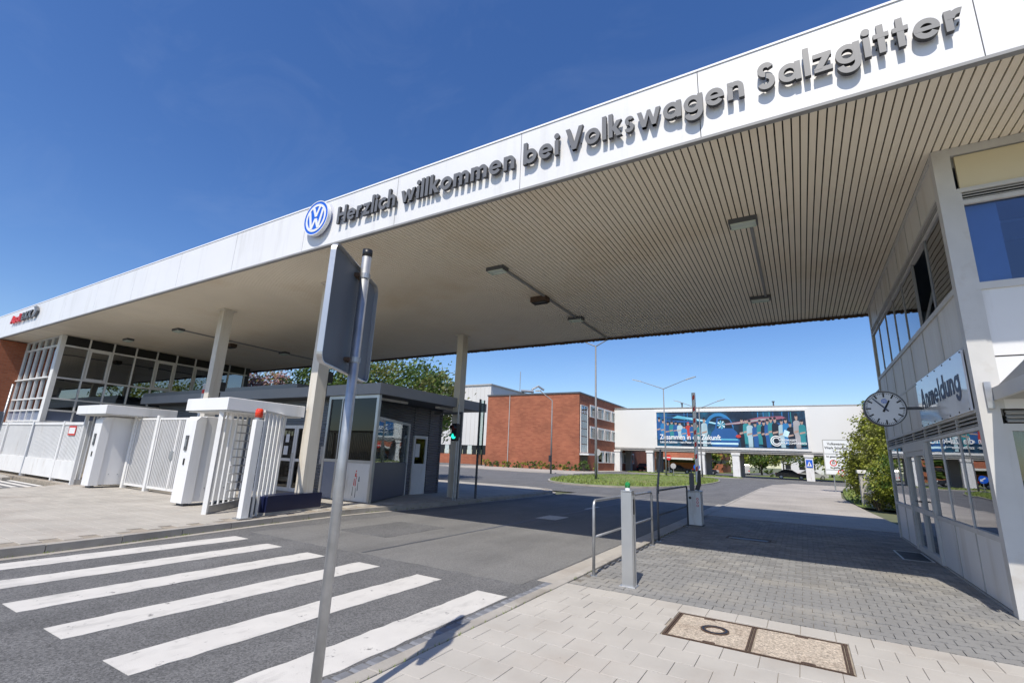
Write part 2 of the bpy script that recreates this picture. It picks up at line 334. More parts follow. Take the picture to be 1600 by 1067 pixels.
# left pavement: raised 0.12, edged with kerb stones, joints recessed between pavers
edge = [(-9.55, -14), (-9.6, 2.4), (-9.8, 4.1), (-10.2, 6.7), (-10.42, 9.0), (-10.4, 10.4), (-10.3, 11.5), (-10.3, 19.8), (-10.55, 21.8), (-11.2, 23.2), (-12.4, 23.9)]
lp = [(x - .16, y) for x, y in edge] + [(-14, 23.95), (-44, 23.95), (-44, 6.9), (-22.4, 6.9), (-21.4, 6.0), (-20.6, 4.6), (-19.5, 3.0), (-18.8, -14)]
pav = struct('pavement', MB().prism(lp, FZ(0), -.04, K - .012), M_joint)
random.seed(3)
pf = MB()
def inside(x, y, poly):
    c = False; n = len(poly)
    for i in range(n):
        x1, y1 = poly[i]; x2, y2 = poly[(i + 1) % n]
        if (y1 > y) != (y2 > y) and x < (x2 - x1) * (y - y1) / (y2 - y1) + x1: c = not c
    return c
near = []
yy = 1.8; row = 0
while yy < 23.6:
    xx = -24.0 + (row % 2) * .25
    while xx < -9.6:
        cs = [(xx, yy), (xx + .49, yy), (xx + .49, yy + .24), (xx, yy + .24)]
        if all(inside(a, b, lp) for a, b in cs): near.append((hypot(xx, yy), xx, yy))
        xx += .5
    yy += .25; row += 1
near.sort()
shared = None
for i, (d, xx, yy) in enumerate(near):
    dz = random.uniform(-.002, .002)
    if i < 300:
        if shared is None: shared = MB().bbox(0, .492, 0, .242, -.02, 0, .005).mesh('paver'); shared.materials.append(M_slabL)
        o = obj('paver', shared, None, pav, (xx, yy, K + dz))
    else: pf.bbox(xx, xx + .492, yy, yy + .242, K - .03, K + dz, .004)
obj('paver_field', pf, M_slabL, pav, kind='stuff')
def along(pts, step):
    out = []; seg = 0; a = Vector(pts[0]); carry = 0.0
    res = [Vector(pts[0])]
    for i in range(len(pts) - 1):
        p, q = Vector(pts[i]), Vector(pts[i + 1]); L = (q - p).length; t = step - carry
        while t <= L: res.append(p + (q - p) * (t / L)); t += step
        carry = (carry + L) % step
    return res
ks = along(edge, 1.0)
for a, b in zip(ks, ks[1:]):
    d = (b - a).normalized(); nrm = Vector((-d.y, d.x)); a2, b2 = a + d * .006, b - d * .006
    q = [a2, b2, b2 + nrm * .15, a2 + nrm * .15]; z = K + .006 + random.uniform(-.004, .004)
    obj('kerb_stone', MB().prism([tuple(p) for p in q], FZ(0), -.03, z), M_kerb, pav)
    gq = [a2 - nrm * .16, b2 - nrm * .16, b2 - nrm * .004, a2 - nrm * .004]
    obj('gutter_stone', MB().prism([tuple(p) for p in gq], FZ(0), -.03, .008 + random.uniform(-.002, .002)), M_kerb, pav)

# right side: concrete slabs in front, grey interlocking blocks below the canopy, plain slabs beyond
PZ = .035
rp = struct('slab_pavement', MB().box(-2.86, 9, -14, 6.42, -.04, PZ - .012), M_joint)
MH = (-1.32, .22, 5.25, 6.06)
random.seed(5); cand = []
row = 0; yy = 6.42 - .3
while yy > 1.0:
    xx = -2.86 + (-.15 if row % 2 else 0)
    while xx < 6:
        x0, x1 = max(xx, -2.86), xx + .3
        if x1 - x0 > .05 and not (x1 > MH[0] - .02 and x0 < MH[1] + .02 and yy + .3 > MH[2] - .02 and yy < MH[3] + .02): cand.append((hypot(x0 - 0, yy), x0, x1, yy))
        elif x1 - x0 > .05:
            if x0 < MH[0] - .05: cand.append((hypot(x0, yy), x0, MH[0] - .015, yy))
            elif x1 > MH[1] + .05: cand.append((hypot(x0, yy), MH[1] + .015, x1, yy))
        xx += .3
    yy -= .3; row += 1
cand.sort(key=lambda c: (c[3] < 2.2 or c[1] > 3.4 or c[1] < -c[3] * 1.2 - .2, c[0])); rest = MB()
for i, (d, x0, x1, y) in enumerate(cand):
    z = PZ + random.uniform(-.002, .002); gp = .0022
    y0, y1 = y + gp, y + .3 - gp
    # rows that run into the manhole frame are cut
    if x1 > MH[0] - .01 and x0 < MH[1] + .01:
        if y1 > MH[2] and y0 < MH[2]: y1 = MH[2] - .012
        elif y0 < MH[3] and y1 > MH[3]: y0 = MH[3] + .012
    if i < 300: obj('slab', MB().bbox(x0 + gp, x1 - gp, y0, y1, PZ - .03, z, .0025), M_slab, rp)
    else: rest.bbox(x0 + gp, x1 - gp, y0, y1, PZ - .03, z, .004)
if rest.v: obj('slab_field', rest, M_slab, rp, kind='stuff')
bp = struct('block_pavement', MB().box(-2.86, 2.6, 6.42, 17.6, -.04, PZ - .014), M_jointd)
# double-T interlocking block outline, 0.2 x 0.165
def tblock(w=.2, h=.165, g=.0035, c=.022):
    return [(g, g), (w * .32, g), (w * .42, g + c), (w * .58, g + c), (w * .68, g), (w - g, g), (w - g, h - g), (w * .68, h - g), (w * .58, h - g - c), (w * .42, h - g - c), (w * .32, h - g), (g, h - g)]
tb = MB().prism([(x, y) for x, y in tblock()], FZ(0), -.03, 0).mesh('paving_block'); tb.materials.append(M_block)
cnt = 0; bf = MB(); yy = 6.43; row = 0
blocks = []
while yy < 17.4:
    xx = -2.84 + (row % 2) * .1
    while xx < 1.95 + .2:
        if not (-1.68 < xx < -.75 and 12.6 < yy < 13.1): blocks.append((hypot(xx, yy), xx, yy))
        xx += .2
    yy += .165; row += 1
blocks.sort()
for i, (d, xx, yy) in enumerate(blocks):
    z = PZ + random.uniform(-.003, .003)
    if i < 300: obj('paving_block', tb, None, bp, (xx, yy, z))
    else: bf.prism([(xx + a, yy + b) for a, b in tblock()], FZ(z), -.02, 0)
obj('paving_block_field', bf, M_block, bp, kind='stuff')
M_far = slabmat('far_slabs', (.40, .365, .32), .4, .4, (.30, .27, .235))
struct('footpath', MB().prism([(-2.86, 17.6), (2.6, 17.6), (2.2, 26), (1.9, 36), (2.4, 46), (3.4, 58), (12, 60), (12, 63), (-1.0, 62.0), (-2.6, 54), (-2.86, 46)], FZ(0), -.04, PZ), M_far)
# flush kerb along the right of the road: concrete strip, dark setts in front of the crossing
kr = struct('kerb_strip', MB().box(-3.0, -2.86, -14, 46, -.04, .012), M_jointd)
for i in range(46):
    y = -1 + i * 1.0
    obj('kerb_stone', MB().bbox(-2.995, -2.865, y + .006, y + .994, 0, PZ + .012 + random.uniform(-.003, .003), .008), M_kerb, kr)
random.seed(9)
for i in range(28):
    y = 1.6 + i * .17
    obj('sett', MB().bbox(-3.155, -3.006, y + .012, y + .16, -.02, .012 + random.uniform(0, .008), .02), M_sett, kr)
for i in range(34):
    y = 6.4 + i * .5
    obj('gutter_slab', MB().bbox(-3.30, -3.006, y + .005, y + .495, -.02, .008 + random.uniform(-.002, .002), .004), M_slabL, kr)

# lawns and verges beyond the gate
def blob(cx, cy, rx, ry, n=40, sq=1.0): return [(cx + rx * math.copysign(abs(cos(t)) ** sq, cos(t)), cy + ry * math.copysign(abs(sin(t)) ** sq, sin(t))) for t in [2 * pi * k / n for k in range(n)]]
isl = [(-16.3, 32.2), (-13, 30.0), (-9.2, 31.3), (-7.6, 37), (-7.0, 45), (-7.3, 55), (-8.6, 62), (-11.5, 66), (-15.0, 66), (-18.5, 60), (-20, 52), (-19, 40)]
isl = [(x, y) for x, y in isl]
def smoothpoly(p, it=2):
    for _ in range(it):
        q = []
        for i in range(len(p)):
            a, b = p[i], p[(i + 1) % len(p)]
            q += [(a[0] * .75 + b[0] * .25, a[1] * .75 + b[1] * .25), (a[0] * .25 + b[0] * .75, a[1] * .25 + b[1] * .75)]
        p = q
    return p
isl = smoothpoly(isl); isl2 = smoothpoly([(-24, 74), (-9, 72.5), (-6.5, 75), (-9, 78), (-24, 79.5)])
lawnR = smoothpoly([(2.3, 26.4), (2.0, 33), (2.4, 44), (3.2, 55), (9, 57), (14, 50), (14, 27)], 1)
verge = [(-46, 56), (-30, 50.5), (-22.5, 52), (-22.8, 60), (-25, 66), (-25.5, 81), (-46, 81)]
def lawn(name, poly, z, kerb=True):
    cx = sum(p[0] for p in poly) / len(poly); cy = sum(p[1] for p in poly) / len(poly)
    if kerb:
        inn = [(cx + (x - cx) * .985, cy + (y - cy) * .985) for x, y in poly]
        struct('island_kerb', MB().ringprism(poly, inn, FZ(0), -.03, z), M_kerb); poly = inn
    m = MB(); n = len(poly); m.v.append((cx, cy, z + .12))
    R = 8
    for r in range(1, R + 1):
        for (x, y) in poly: m.v.append((cx + (x - cx) * r / R, cy + (y - cy) * r / R, z - .01 + .13 * (1 - (r / R) ** 3) + (random.uniform(-.02, .02) if r < R else 0)))
    for i in range(n): m.f.append((0, 1 + i, 1 + (i + 1) % n))
    for r in range(R - 1):
        for i in range(n):
            j = (i + 1) % n; a = 1 + r * n; b = a + n; m.f.append((a + i, b + i, b + j, a + j))
    struct(name, m, M_grass)
    return cx, cy, poly
bl = MB(); random.seed(11)
def blades(poly, z, n, h):
    xs = [p[0] for p in poly]; ys = [p[1] for p in poly]
    while n > 0:
        x, y = random.uniform(min(xs), max(xs)), random.uniform(min(ys), max(ys))
        if not inside(x, y, poly): continue
        n -= 1; a = random.uniform(0, 2 * pi); ww = random.uniform(.015, .04) * 1.6; hh = h * random.uniform(.5, 1.4); dx, dy = cos(a) * ww, sin(a) * ww
        bl.add([(x - dx, y - dy, z), (x + dx, y + dy, z), (x + random.uniform(-.05, .05), y + random.uniform(-.05, .05), z + hh)], [(0, 1, 2)])
for nm, P, z, kb, n in (('lawn', isl, .1, True, 9000), ('lawn', isl2, .1, True, 2500), ('lawn', lawnR, .05, False, 5000)):
    cx, cy, pp = lawn(nm, P, z, kb); blades(pp, z + .03, n, .13)
random.seed(23)
for k in range(240):
    i = random.randrange(3, len(ks) - 6); a_, b_ = ks[i], ks[i + 1]; q_ = a_ + (b_ - a_) * random.random() ** 2
    for _ in range(5):
        x = q_.x + random.uniform(-.005, .03); y = q_.y + random.uniform(-.05, .05); hh = random.uniform(.015, .05)
        bl.add([(x - .004, y, 0), (x + .004, y + .004, 0), (x + random.uniform(-.02, .03), y + random.uniform(-.02, .02), hh)], [(0, 1, 2)])
for k in range(70):
    y = random.uniform(2.5, 16); x = -2.862 + random.uniform(-.004, .004)
    for _ in range(4): bl.add([(x - .003, y, PZ - .01), (x + .003, y + .003, PZ - .01), (x + random.uniform(-.02, .02), y + random.uniform(-.02, .02), PZ + random.uniform(.01, .035))], [(0, 1, 2)])
gb = obj('grass', bl, M_blade); gb['kind'] = 'stuff'; gb['label'] = 'short grass on the traffic islands and in the kerb joints'
struct('brick_building_forecourt', MB().prism(verge, FZ(0), -.04, .08), M_far)
struct('far_lawn', MB().prism([(-9, 100), (3, 96), (40, 96), (40, 190), (4, 190), (-2, 130)], FZ(0), -.04, .06), M_grass)
struct('far_lawn', MB().prism([(-60, 104), (-18, 104), (-13, 128), (-10, 190), (-60, 190)], FZ(0), -.04, .05), M_grass)

# ================================================================== CANOPY
cp = thing('entrance_canopy', 'huge flat white entrance canopy with slatted beige underside spanning the road', 'canopy', (-5, 11.8, SOFF))
CY0, CY1, CX0, CX1 = 6.5, 17.2, -42.0, 14.0
obj('roof_slab', MB().box(CX0 + .1, CX1 - .1, CY0 + .12, CY1 - .05, SOFF + .06, 7.36), M_void, cp)
jx = [2.2 - 3.05 * k for k in range(-4, 16)]; jx.sort(); jx = [CX0] + [x for x in jx if CX0 + .5 < x < CX1 - .3] + [CX1]
for a, b in zip(jx, jx[1:]):
    obj('fascia_panel', MB().box(a + .006, b - .006, CY0, CY0 + .04, SOFF, 7.42), M_white, cp)
    obj('fascia_cap', MB().prism([(CY0 - .015, 7.424), (CY0 + .5, 7.424), (CY0 + .5, 7.6), (CY0 + .07, 7.53)], lambda u, v, d: (d, u, v), a + .002, b - .002), M_cap, cp)
obj('fascia_backing', MB().box(CX0, CX1, CY0 + .05, CY0 + .11, SOFF + .01, 7.42), M_void, cp)
obj('drip_edge', MB().box(CX0, CX1, CY0 - .012, CY0 + .075, SOFF - .045, SOFF - .002), M_grey_trim, cp)
obj('rear_edge', MB().box(CX0, CX1, CY1, CY1 + .06, SOFF - .07, 7.5), M_rust, cp)
fr = MB(); random.seed(2)
x = -32
while x < 2.4:
    wd = random.uniform(.05, .12); fr.box(x, x + wd, CY1 - .02, CY1 + .05, SOFF - .07 - random.uniform(.01, .03), SOFF - .07); x += wd + random.uniform(.02, .1)
obj('rear_fringe', fr, M_rust, cp, kind='stuff')
sl = MB().box(-.042, .042, CY0 + .08, CY1 - .025, 0, .03).mesh('soffit_slat'); sl.materials.append(M_slat); far = MB()
k = 0; x = 4.6
while x > CX0 + .1:
    if k < 300: obj('soffit_slat', sl, None, cp, (x, 0, SOFF))
    else: far.box(x - .042, x + .042, CY0 + .08, CY1 - .025, SOFF, SOFF + .03)
    k += 1; x -= .104
x = 4.704
while x < CX1 - .1: far.box(x - .042, x + .042, CY0 + .08, CY1 - .025, SOFF, SOFF + .03); x += .104
obj('soffit_slat_field', far, M_slat, cp, kind='stuff')

for (x, y, lab) in ((-11.2, 8.38, 'cream square canopy column beside the grey guard booth door'), (-17.0, 8.6, 'cream square canopy column behind the nearer turnstile'), (-11.2, 14.75, 'shaded rear canopy column beyond the guard booth roof edge'), (-17.0, 14.75, 'rear canopy column rising behind the guard booth roof')):
    t = thing('canopy_column', lab, 'column', (x, y, K), 'columns carrying the canopy')
    obj('shaft', MB().box(x - .14, x + .14, y - .17, y + .17, K, SOFF - .035), M_column, t)
    obj('head_plate', MB().box(x - .2, x + .2, y - .23, y + .23, SOFF - .035, SOFF - .002), M_column, t)
    obj('base_plate', MB().box(x - .2, x + .2, y - .23, y + .23, K - .005, K + .012), M_galv, t)
    if y < 10:
        obj('floodlight', MB().box(x - .06, x + .12, y + .18, y + .36, 3.45, 3.75).box(x - .02, x + .02, y + .16, y + .3, 3.8, 3.84).box(x - .03, x + .05, y + .2, y + .26, 3.1, 3.4), M_dark, t)

lights = [(-.57, 9.4, 'pale rectangular ceiling lamp nearest the reception building under the canopy', 0), (-.6, 14.35, 'pale ceiling lamp at the rear edge near the reception building', 0), (-6.2, 9.4, 'pale ceiling lamp above the road near the front fascia', 0),
          (-6.25, 11.85, 'dark brown boxed ceiling spotlight above the middle of the road', 1), (-6.1, 14.2, 'small pale ceiling lamp above the road near the rear canopy edge', 0),
          (-21.9, 9.3, 'pale ceiling lamp left of the cream column above the turnstiles', 0), (-26.5, 9.3, 'pale ceiling lamp beside the office glass front', 0), (-21.8, 14.1, 'dim ceiling lamp far back above the guard booth', 0), (-22.6, 11.9, 'dark ceiling spotlight between two lamps on the left', 1)]
for (x, y, lab, dk) in lights:
    t = thing('ceiling_lamp', lab, 'lamp', (x, y, SOFF), 'lamps under the canopy')
    hw, hl = (.25, .14)
    obj('housing', MB().box(x - hw, x + hw, y - hl, y + hl, SOFF - (.16 if dk else .09), SOFF - .002), M_iron if dk else M_char, t)
    obj('diffuser', MB().bbox(x - hw + .03, x + hw - .03, y - hl + .02, y + hl - .02, SOFF - (.19 if dk else .125), SOFF - (.162 if dk else .092)), M_dark if dk else M_light, t)
for x, y0, y1, lab in ((-.58, 9.56, 14.2, 'thin conduit along the soffit between the lamps by the reception'), (-6.18, 9.56, 17.1, 'thin conduit along the soffit above the road'), (-22.0, 9.5, 17.1, 'thin conduit along the soffit above the turnstiles')):
    tag(obj('conduit', MB().box(x + .10, x + .16, y0, y1, SOFF - .05, SOFF - .002), M_grey_trim), lab, 'conduit', 'conduits under the canopy')

# ------------------------------------------------------------------ lettering on the fascia (geometric bold sans)
XH = .68; T = .19
def arc(cx, cy, R, r, a0, a1, n=22):
    A = [radians(a0 + (a1 - a0) * k / n) for k in range(n + 1)]
    return ('arc', [(cx + R * cos(a), cy + R * sin(a)) for a in A], [(cx + r * cos(a), cy + r * sin(a)) for a in A])
def ring(cx, cy, R, r, n=36):
    A = [2 * pi * k / n for k in range(n)]
    return ('ring', [(cx + R * cos(a), cy + R * sin(a)) for a in A], [(cx + r * cos(a), cy + r * sin(a)) for a in A])
def rect(x0, x1, y0, y1): return ('poly', [(x0, y0), (x1, y0), (x1, y1), (x0, y1)])
def poly(*p): return ('poly', list(p))
R0 = XH / 2; r0 = R0 - T * .92
GL = {
 'H': (.78, [rect(0, T, 0, 1), rect(.59, .78, 0, 1), rect(.1, .7, .41, .59)]),
 'e': (.70, [arc(R0, R0, R0, r0, 8, 325), rect(.05, .675, R0 - .075, R0 + .06)]),
 'r': (.44, [rect(0, T, 0, XH), arc(.36, XH - .30, .30, .30 - T, 70, 180)]),
 'z': (.56, [rect(0, .56, XH - .16, XH), rect(0, .56, 0, .16), poly((0, .1), (.24, .1), (.56, XH - .1), (.32, XH - .1))]),
 'l': (T, [rect(0, T, 0, 1.03)]),
 'i': (T, [rect(0, T, 0, XH), ring(T / 2, .87, .125, .002)]),
 'c': (.58, [arc(R0, R0, R0, r0, 48, 312)]),
 'h': (.58, [rect(0, T, 0, 1.03), arc(.30, XH - .28, .28, .28 - T + .01, 0, 150), rect(.58 - T, .58, 0, XH - .27)]),
 'n': (.58, [rect(0, T, 0, XH), arc(.30, XH - .28, .28, .28 - T + .01, 0, 150), rect(.58 - T, .58, 0, XH - .27)]),
 'm': (.94, [rect(0, T, 0, XH), arc(.29, XH - .26, .26, .26 - T + .015, 0, 150), rect(.55 - T, .55, 0, XH - .25), arc(.67, XH - .26, .26, .26 - T + .015, 0, 150), rect(.93 - T, .93, 0, XH - .25)]),
 'w': (.98, [poly((0, XH), (.2, 0), (.36, 0), (.19, XH)), poly((.2, 0), (.36, 0), (.57, XH), (.43, XH)), poly((.43, XH), (.62, 0), (.78, 0), (.57, XH)), poly((.62, 0), (.78, 0), (.98, XH), (.79, XH))]),
 'k': (.60, [rect(0, T, 0, 1.03), poly((.12, .32), (.36, XH), (.59, XH), (.27, .26)), poly((.17, .36), (.36, 0), (.61, 0), (.31, .46))]),
 'o': (.70, [ring(R0 + .005, R0, R0 + .005, r0)]),
 'b': (.72, [rect(0, T, 0, 1.03), ring(R0 + .03, R0, R0, r0)]),
 'a': (.72, [ring(R0, R0, R0, r0), rect(.72 - T, .72, 0, XH)]),
 'g': (.72, [ring(R0, R0, R0, r0), rect(.72 - T, .72, -.02, XH), arc(R0 + .02, .02, .36, .36 - T, 195, 360)]),
 'V': (.86, [poly((0, 1), (.33, 0), (.53, 0), (.21, 1)), poly((.33, 0), (.53, 0), (.86, 1), (.65, 1))]),
 's': (.46, [arc(.23, XH - .195, .195, .195 - T * .8, 20, 262), arc(.22, .195, .205, .205 - T * .8, 82, -165)]),
 'S': (.60, [arc(.30, .735, .275, .275 - T, 22, 265), arc(.29, .285, .295, .295 - T, 85, -160)]),
 't': (.42, [rect(.11, .11 + T, 0, .98), rect(0, .42, XH - .16, XH)]),
 'A': (.86, [poly((0, 0), (.33, 1), (.53, 1), (.2, 0)), poly((.33, 1), (.53, 1), (.86, 0), (.66, 0)), rect(.2, .66, .22, .38)]),
 'u': (.58, [rect(0, T, .27, XH), arc(.29, .29, .29, .29 - T, 180, 360), rect(.58 - T, .58, 0, XH)]),
 'd': (.72, [ring(R0, R0, R0, r0), rect(.72 - T, .72, 0, 1.03)]),
 'B': (.62, [rect(0, T, 0, 1), arc(.3, .74, .26, .26 - T + .03, -90, 90), arc(.32, .28, .28, .28 - T + .02, -90, 90), rect(.1, .34, .84, 1), rect(.1, .34, .42, .57), rect(.1, .34, 0, .16)]),
 'K': (.70, [rect(0, T, 0, 1), poly((.13, .42), (.43, 1), (.68, 1), (.29, .36)), poly((.2, .5), (.44, 0), (.70, 0), (.36, .62))]),
}
def word_width(wd, sp=.10): return sum(GL[c][0] for c in wd) + sp * (len(wd) - 1)
def letters(wd, x0, x1, z0, h, y, thick, mat, parent, sp=.10, fn0=None):
    s = (x1 - x0) / word_width(wd, sp); x = x0
    for c in wd:
        wdt, parts = GL[c]; mb = MB()
        for q, p in enumerate(parts):
            e = .0015 * q
            fn = (lambda u, v, d: fn0(x + u * s, z0 + v * h, d)) if fn0 else (lambda u, v, d: (x + u * s, y - d, z0 + v * h))
            if p[0] == 'poly': mb.prism(p[1], fn, -thick, e)
            else: mb.ringprism(p[1], p[2], fn, -thick, e, closed=p[0] == 'ring')
        # stand-off pins
        for pu in ((.2, .8) if not fn0 else ()):
            mb.box(x + wdt * s * pu - .008, x + wdt * s * pu + .008, y + thick, CY0 + .001, z0 + .3 * h, z0 + .3 * h + .016)
        me = mb.mesh('letter'); me.materials.append(mat)
        if not fn0:
            me.materials.append(M_return_shade if mat is M_letter else mat)
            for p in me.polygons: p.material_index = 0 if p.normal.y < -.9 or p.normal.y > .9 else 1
        obj('letter', me, None, parent)
        x += (wdt + sp) * s
LY = CY0 - .105
t = thing('welcome_lettering', 'dark grey raised letters reading Herzlich willkommen bei Volkswagen Salzgitter on the fascia', 'lettering', (-3.3, CY0, 6.7))
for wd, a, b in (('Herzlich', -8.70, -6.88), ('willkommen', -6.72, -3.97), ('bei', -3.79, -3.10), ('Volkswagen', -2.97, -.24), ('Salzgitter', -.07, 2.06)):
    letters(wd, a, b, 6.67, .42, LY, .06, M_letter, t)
# round emblem
def emblem(cx, cz, R, fn0, t, mats, d):
    """blue disc, white ring, white V over W"""
    fn = lambda u, v, dd: fn0(cx + u * R, cz + v * R, dd)
    obj('disc', MB().disc((0, 0), 1, fn, d[0], d[1], 56), mats[0], t)
    obj('rim', MB().ringprism([(cos(2 * pi * k / 56) * 1.03, sin(2 * pi * k / 56) * 1.03) for k in range(56)], [(cos(2 * pi * k / 56) * .985, sin(2 * pi * k / 56) * .985) for k in range(56)], fn, d[0], d[1] + .004 * R / .4), mats[1], t)
    e = d[1] + .006 * R / .4
    obj('ring', MB().ringprism([(cos(2 * pi * k / 56) * .84, sin(2 * pi * k / 56) * .84) for k in range(56)], [(cos(2 * pi * k / 56) * .70, sin(2 * pi * k / 56) * .70) for k in range(56)], fn, d[1], e), mats[1], t)
    vv = MB(); tk = .085
    def st(a, b, q): 
        ax, ay = a; bx, by = b
        vv.prism([(ax - tk, ay), (bx - tk, by), (bx + tk, by), (ax + tk, ay)], fn, d[1], e + .0008 * q)
    st((0, .06), (-.29, .70), 1); st((0, .06), (.29, .70), 2)
    st((-.29, -.66), (-.56, .44), 3); st((-.29, -.66), (0, -.04), 4); st((.29, -.66), (0, -.04), 5); st((.29, -.66), (.56, .44), 6)
    obj('monogram', vv, mats[1], t)
t = thing('round_emblem', 'round blue and white emblem with V over W at the left of the lettering', 'emblem', (-9.41, CY0, 6.97))
emblem(-9.41, 6.965, .425, FY(CY0), t, (M_blue, M_signwhite), (.06, .15))
obj('bracket', MB().disc((-9.41, 6.965), .3, FY(CY0), .0, .06, 24), M_dark, t)
t = thing('health_insurer_lettering', 'small red and dark raised letters reading Audi BKK at the left end of the fascia', 'lettering', (-29.9, CY0, 6.85))
letters('Audi', -31.6, -30.25, 6.80, .36, LY, .07, M_red, t)
letters('BKK', -30.1, -28.8, 6.80, .36, LY, .07, M_letter, t)
obj('arrow_mark', MB().prism([(-28.7, 6.8), (-28.4, 6.8), (-28.15, 7.05), (-28.4, 7.28), (-28.7, 7.28), (-28.45, 7.05)], FY(LY), -.07, 0).box(-28.6, -28.58, LY + .08, CY0 + .001, 6.95, 6.97), M_letter, t)

# ================================================================== RECEPTION BUILDING (right)
RX, RY0, RY1 = 2.07, 8.42, 16.5; TOP = SOFF - .004
rb = thing('reception_building', 'pale panelled two storey reception building with window bands right of the road', 'building', (RX, RY0, 0))
bays = [RY0 + .14 + (RY1 - .08 - RY0 - .14) * k / 7 for k in range(8)]
FXR = FX(RX)
def part(name, mat, *boxes, parent=rb, fn=FXR, kind=None):
    mb = MB()
    for b in boxes: fbox(mb, fn, *b)
    return obj(name, mb, mat, parent)
# inner shell: slabs, rear walls
part('floor_slab', M_conc, (RY0 + .02, RY1, -.02, .05, -8, -.02)); part('floor_slab', M_inner, (RY0 + .08, RY1 - .05, 2.42, 3.0, -8, -.09))
part('roof_slab', M_inner, (RY0 + .05, RY1 - .05, 6.0, TOP - .01, -8, -.06))
part('rear_wall', M_inner, (RY0 + .05, RY1, .05, 6.0, -8.1, -8.0)); part('side_wall', M_panelw, (RY1 - .05, RY1 + .05, 0, TOP - .02, -8.0, -.07))
part('room_divider', M_inner, (RY0 + .3, RY1 - .1, 3.0, 6.0, -4.6, -4.5)); part('room_divider', M_inner, (RY0 + .3, RY1 - .1, .05, 2.42, -4.9, -4.8))
# corner post and end post
obj('corner_post', MB().box(RX - .03, RX + .17, RY0 - .03, RY0 + .13, 0, TOP), M_frame, rb)
obj('end_post', MB().box(RX - .03, RX + .1, RY1 - .06, RY1 + .06, 0, TOP), M_frame, rb)
obj('plinth', MB().box(RX - .02, RX + .1, RY0 + .13, RY1 - .06, .0, .06), M_conc, rb)
rows = [('base', .07, .86), ('win', .93, 2.24), ('louv', 2.29, 2.47), ('panel', 2.52, 4.12), ('win2', 4.2, 5.40), ('louv', 5.43, 5.58), ('panel', 5.62, 6.22)]
DOOR = 3
for zt in (.86, 2.24, 2.47, 4.12, 5.40, 5.58, 6.22):
    z0, z1 = {.86: (.86, .93), 2.24: (2.24, 2.29), 2.47: (2.47, 2.52), 4.12: (4.12, 4.2), 5.40: (5.40, 5.43), 5.58: (5.58, 5.62), 6.22: (6.22, TOP)}[zt]
    if zt == .86:
        part('rail', M_frame, (bays[0], bays[DOOR], z0, z1, -.06, .03)); part('rail', M_frame, (bays[DOOR + 2], bays[7], z0, z1, -.06, .03))
    else: part('rail', M_frame, (bays[0], bays[7], z0, z1, -.06, .025))
for k in range(8):
    u = bays[k]
    if 0 < k < 7:
        for z0, z1 in ((.93, 2.24), (2.29, 2.47), (4.2, 5.40)):
            if k == DOOR + 1 and z0 < 2.2: continue
            part('mullion', M_frame if z0 < 4 else M_grey_trim, (u - .02, u + .02, z0, z1, -.03, .008))
    if k == 7: break
    a, b = u + .021, bays[k + 1] - .021
    isdoor = k in (DOOR, DOOR + 1)
    for kind, z0, z1 in rows:
        if kind == 'base' and not isdoor: part('panel', M_panelw, (u + .006, bays[k + 1] - .006, z0, z1, -.05, .0))
        elif kind == 'panel':
            if z0 < 3:
                part('panel', M_panel, (u + .008, bays[k + 1] - .008, z0, 3.34, -.05, 0)); part('panel', M_panel, (u + .008, bays[k + 1] - .008, 3.38, z1, -.05, 0))
            else: part('panel', M_panel, (u + .008, bays[k + 1] - .008, z0, z1, -.05, 0))
        elif kind == 'louv':
            for q in range(3):
                zz = z0 + .01 + q * (z1 - z0 - .02) / 3
                mb = MB(); mb.prism([(-.04, zz + .035), (.012, zz), (.016, zz + .012), (-.03, zz + .05)], lambda p, v, d: (RX - p, d, v), a, b); obj('louvre_blade', mb, M_louv, rb)
            part('louvre_back', M_void, (a, b, z0, z1, -.07, -.055))
        elif kind == 'win' and not isdoor: part('window_pane', G_win, (a, b, z0, z1, -.014, -.006))
        elif kind == 'win2':
            if k == 1:   # the open sash, tilted into the room
                wfr = obj('open_sash', MB().ringprism([(a, z0), (b, z0), (b, z1), (a, z1)], [(a + .05, z0 + .05), (b - .05, z0 + .05), (b - .05, z1 - .05), (a + .05, z1 - .05)], lambda u_, v_, d_: (RX + .02 + (v_ - z0) * .30 + d_, u_, v_), 0, .04), M_grey_trim, rb)
                obj('pane', MB().prism([(a + .05, z0 + .05), (b - .05, z0 + .05), (b - .05, z1 - .05), (a + .05, z1 - .05)], lambda u_, v_, d_: (RX + .03 + (v_ - z0) * .30 + d_, u_, v_), .01, .016), G_dark, wfr)
            else: part('window_pane', G_win, (a, b, z0, z1, -.014, -.006))
for k in range(1, 7):
    for z0, z1 in ((.075, .855), (2.525, 3.335), (3.385, 4.115), (5.625, 6.215)):
        if z0 < .1 and k in (DOOR, DOOR + 1, DOOR + 2): continue
        if 2.5 < z0 < 3.3 and k < 3: continue
        part('joint_cover', M_louv, (bays[k] - .014, bays[k] + .014, z0, z1, -.02, .009))
part('panel_seam', M_frame, (bays[0], bays[7], 3.34, 3.38, -.05, .008))
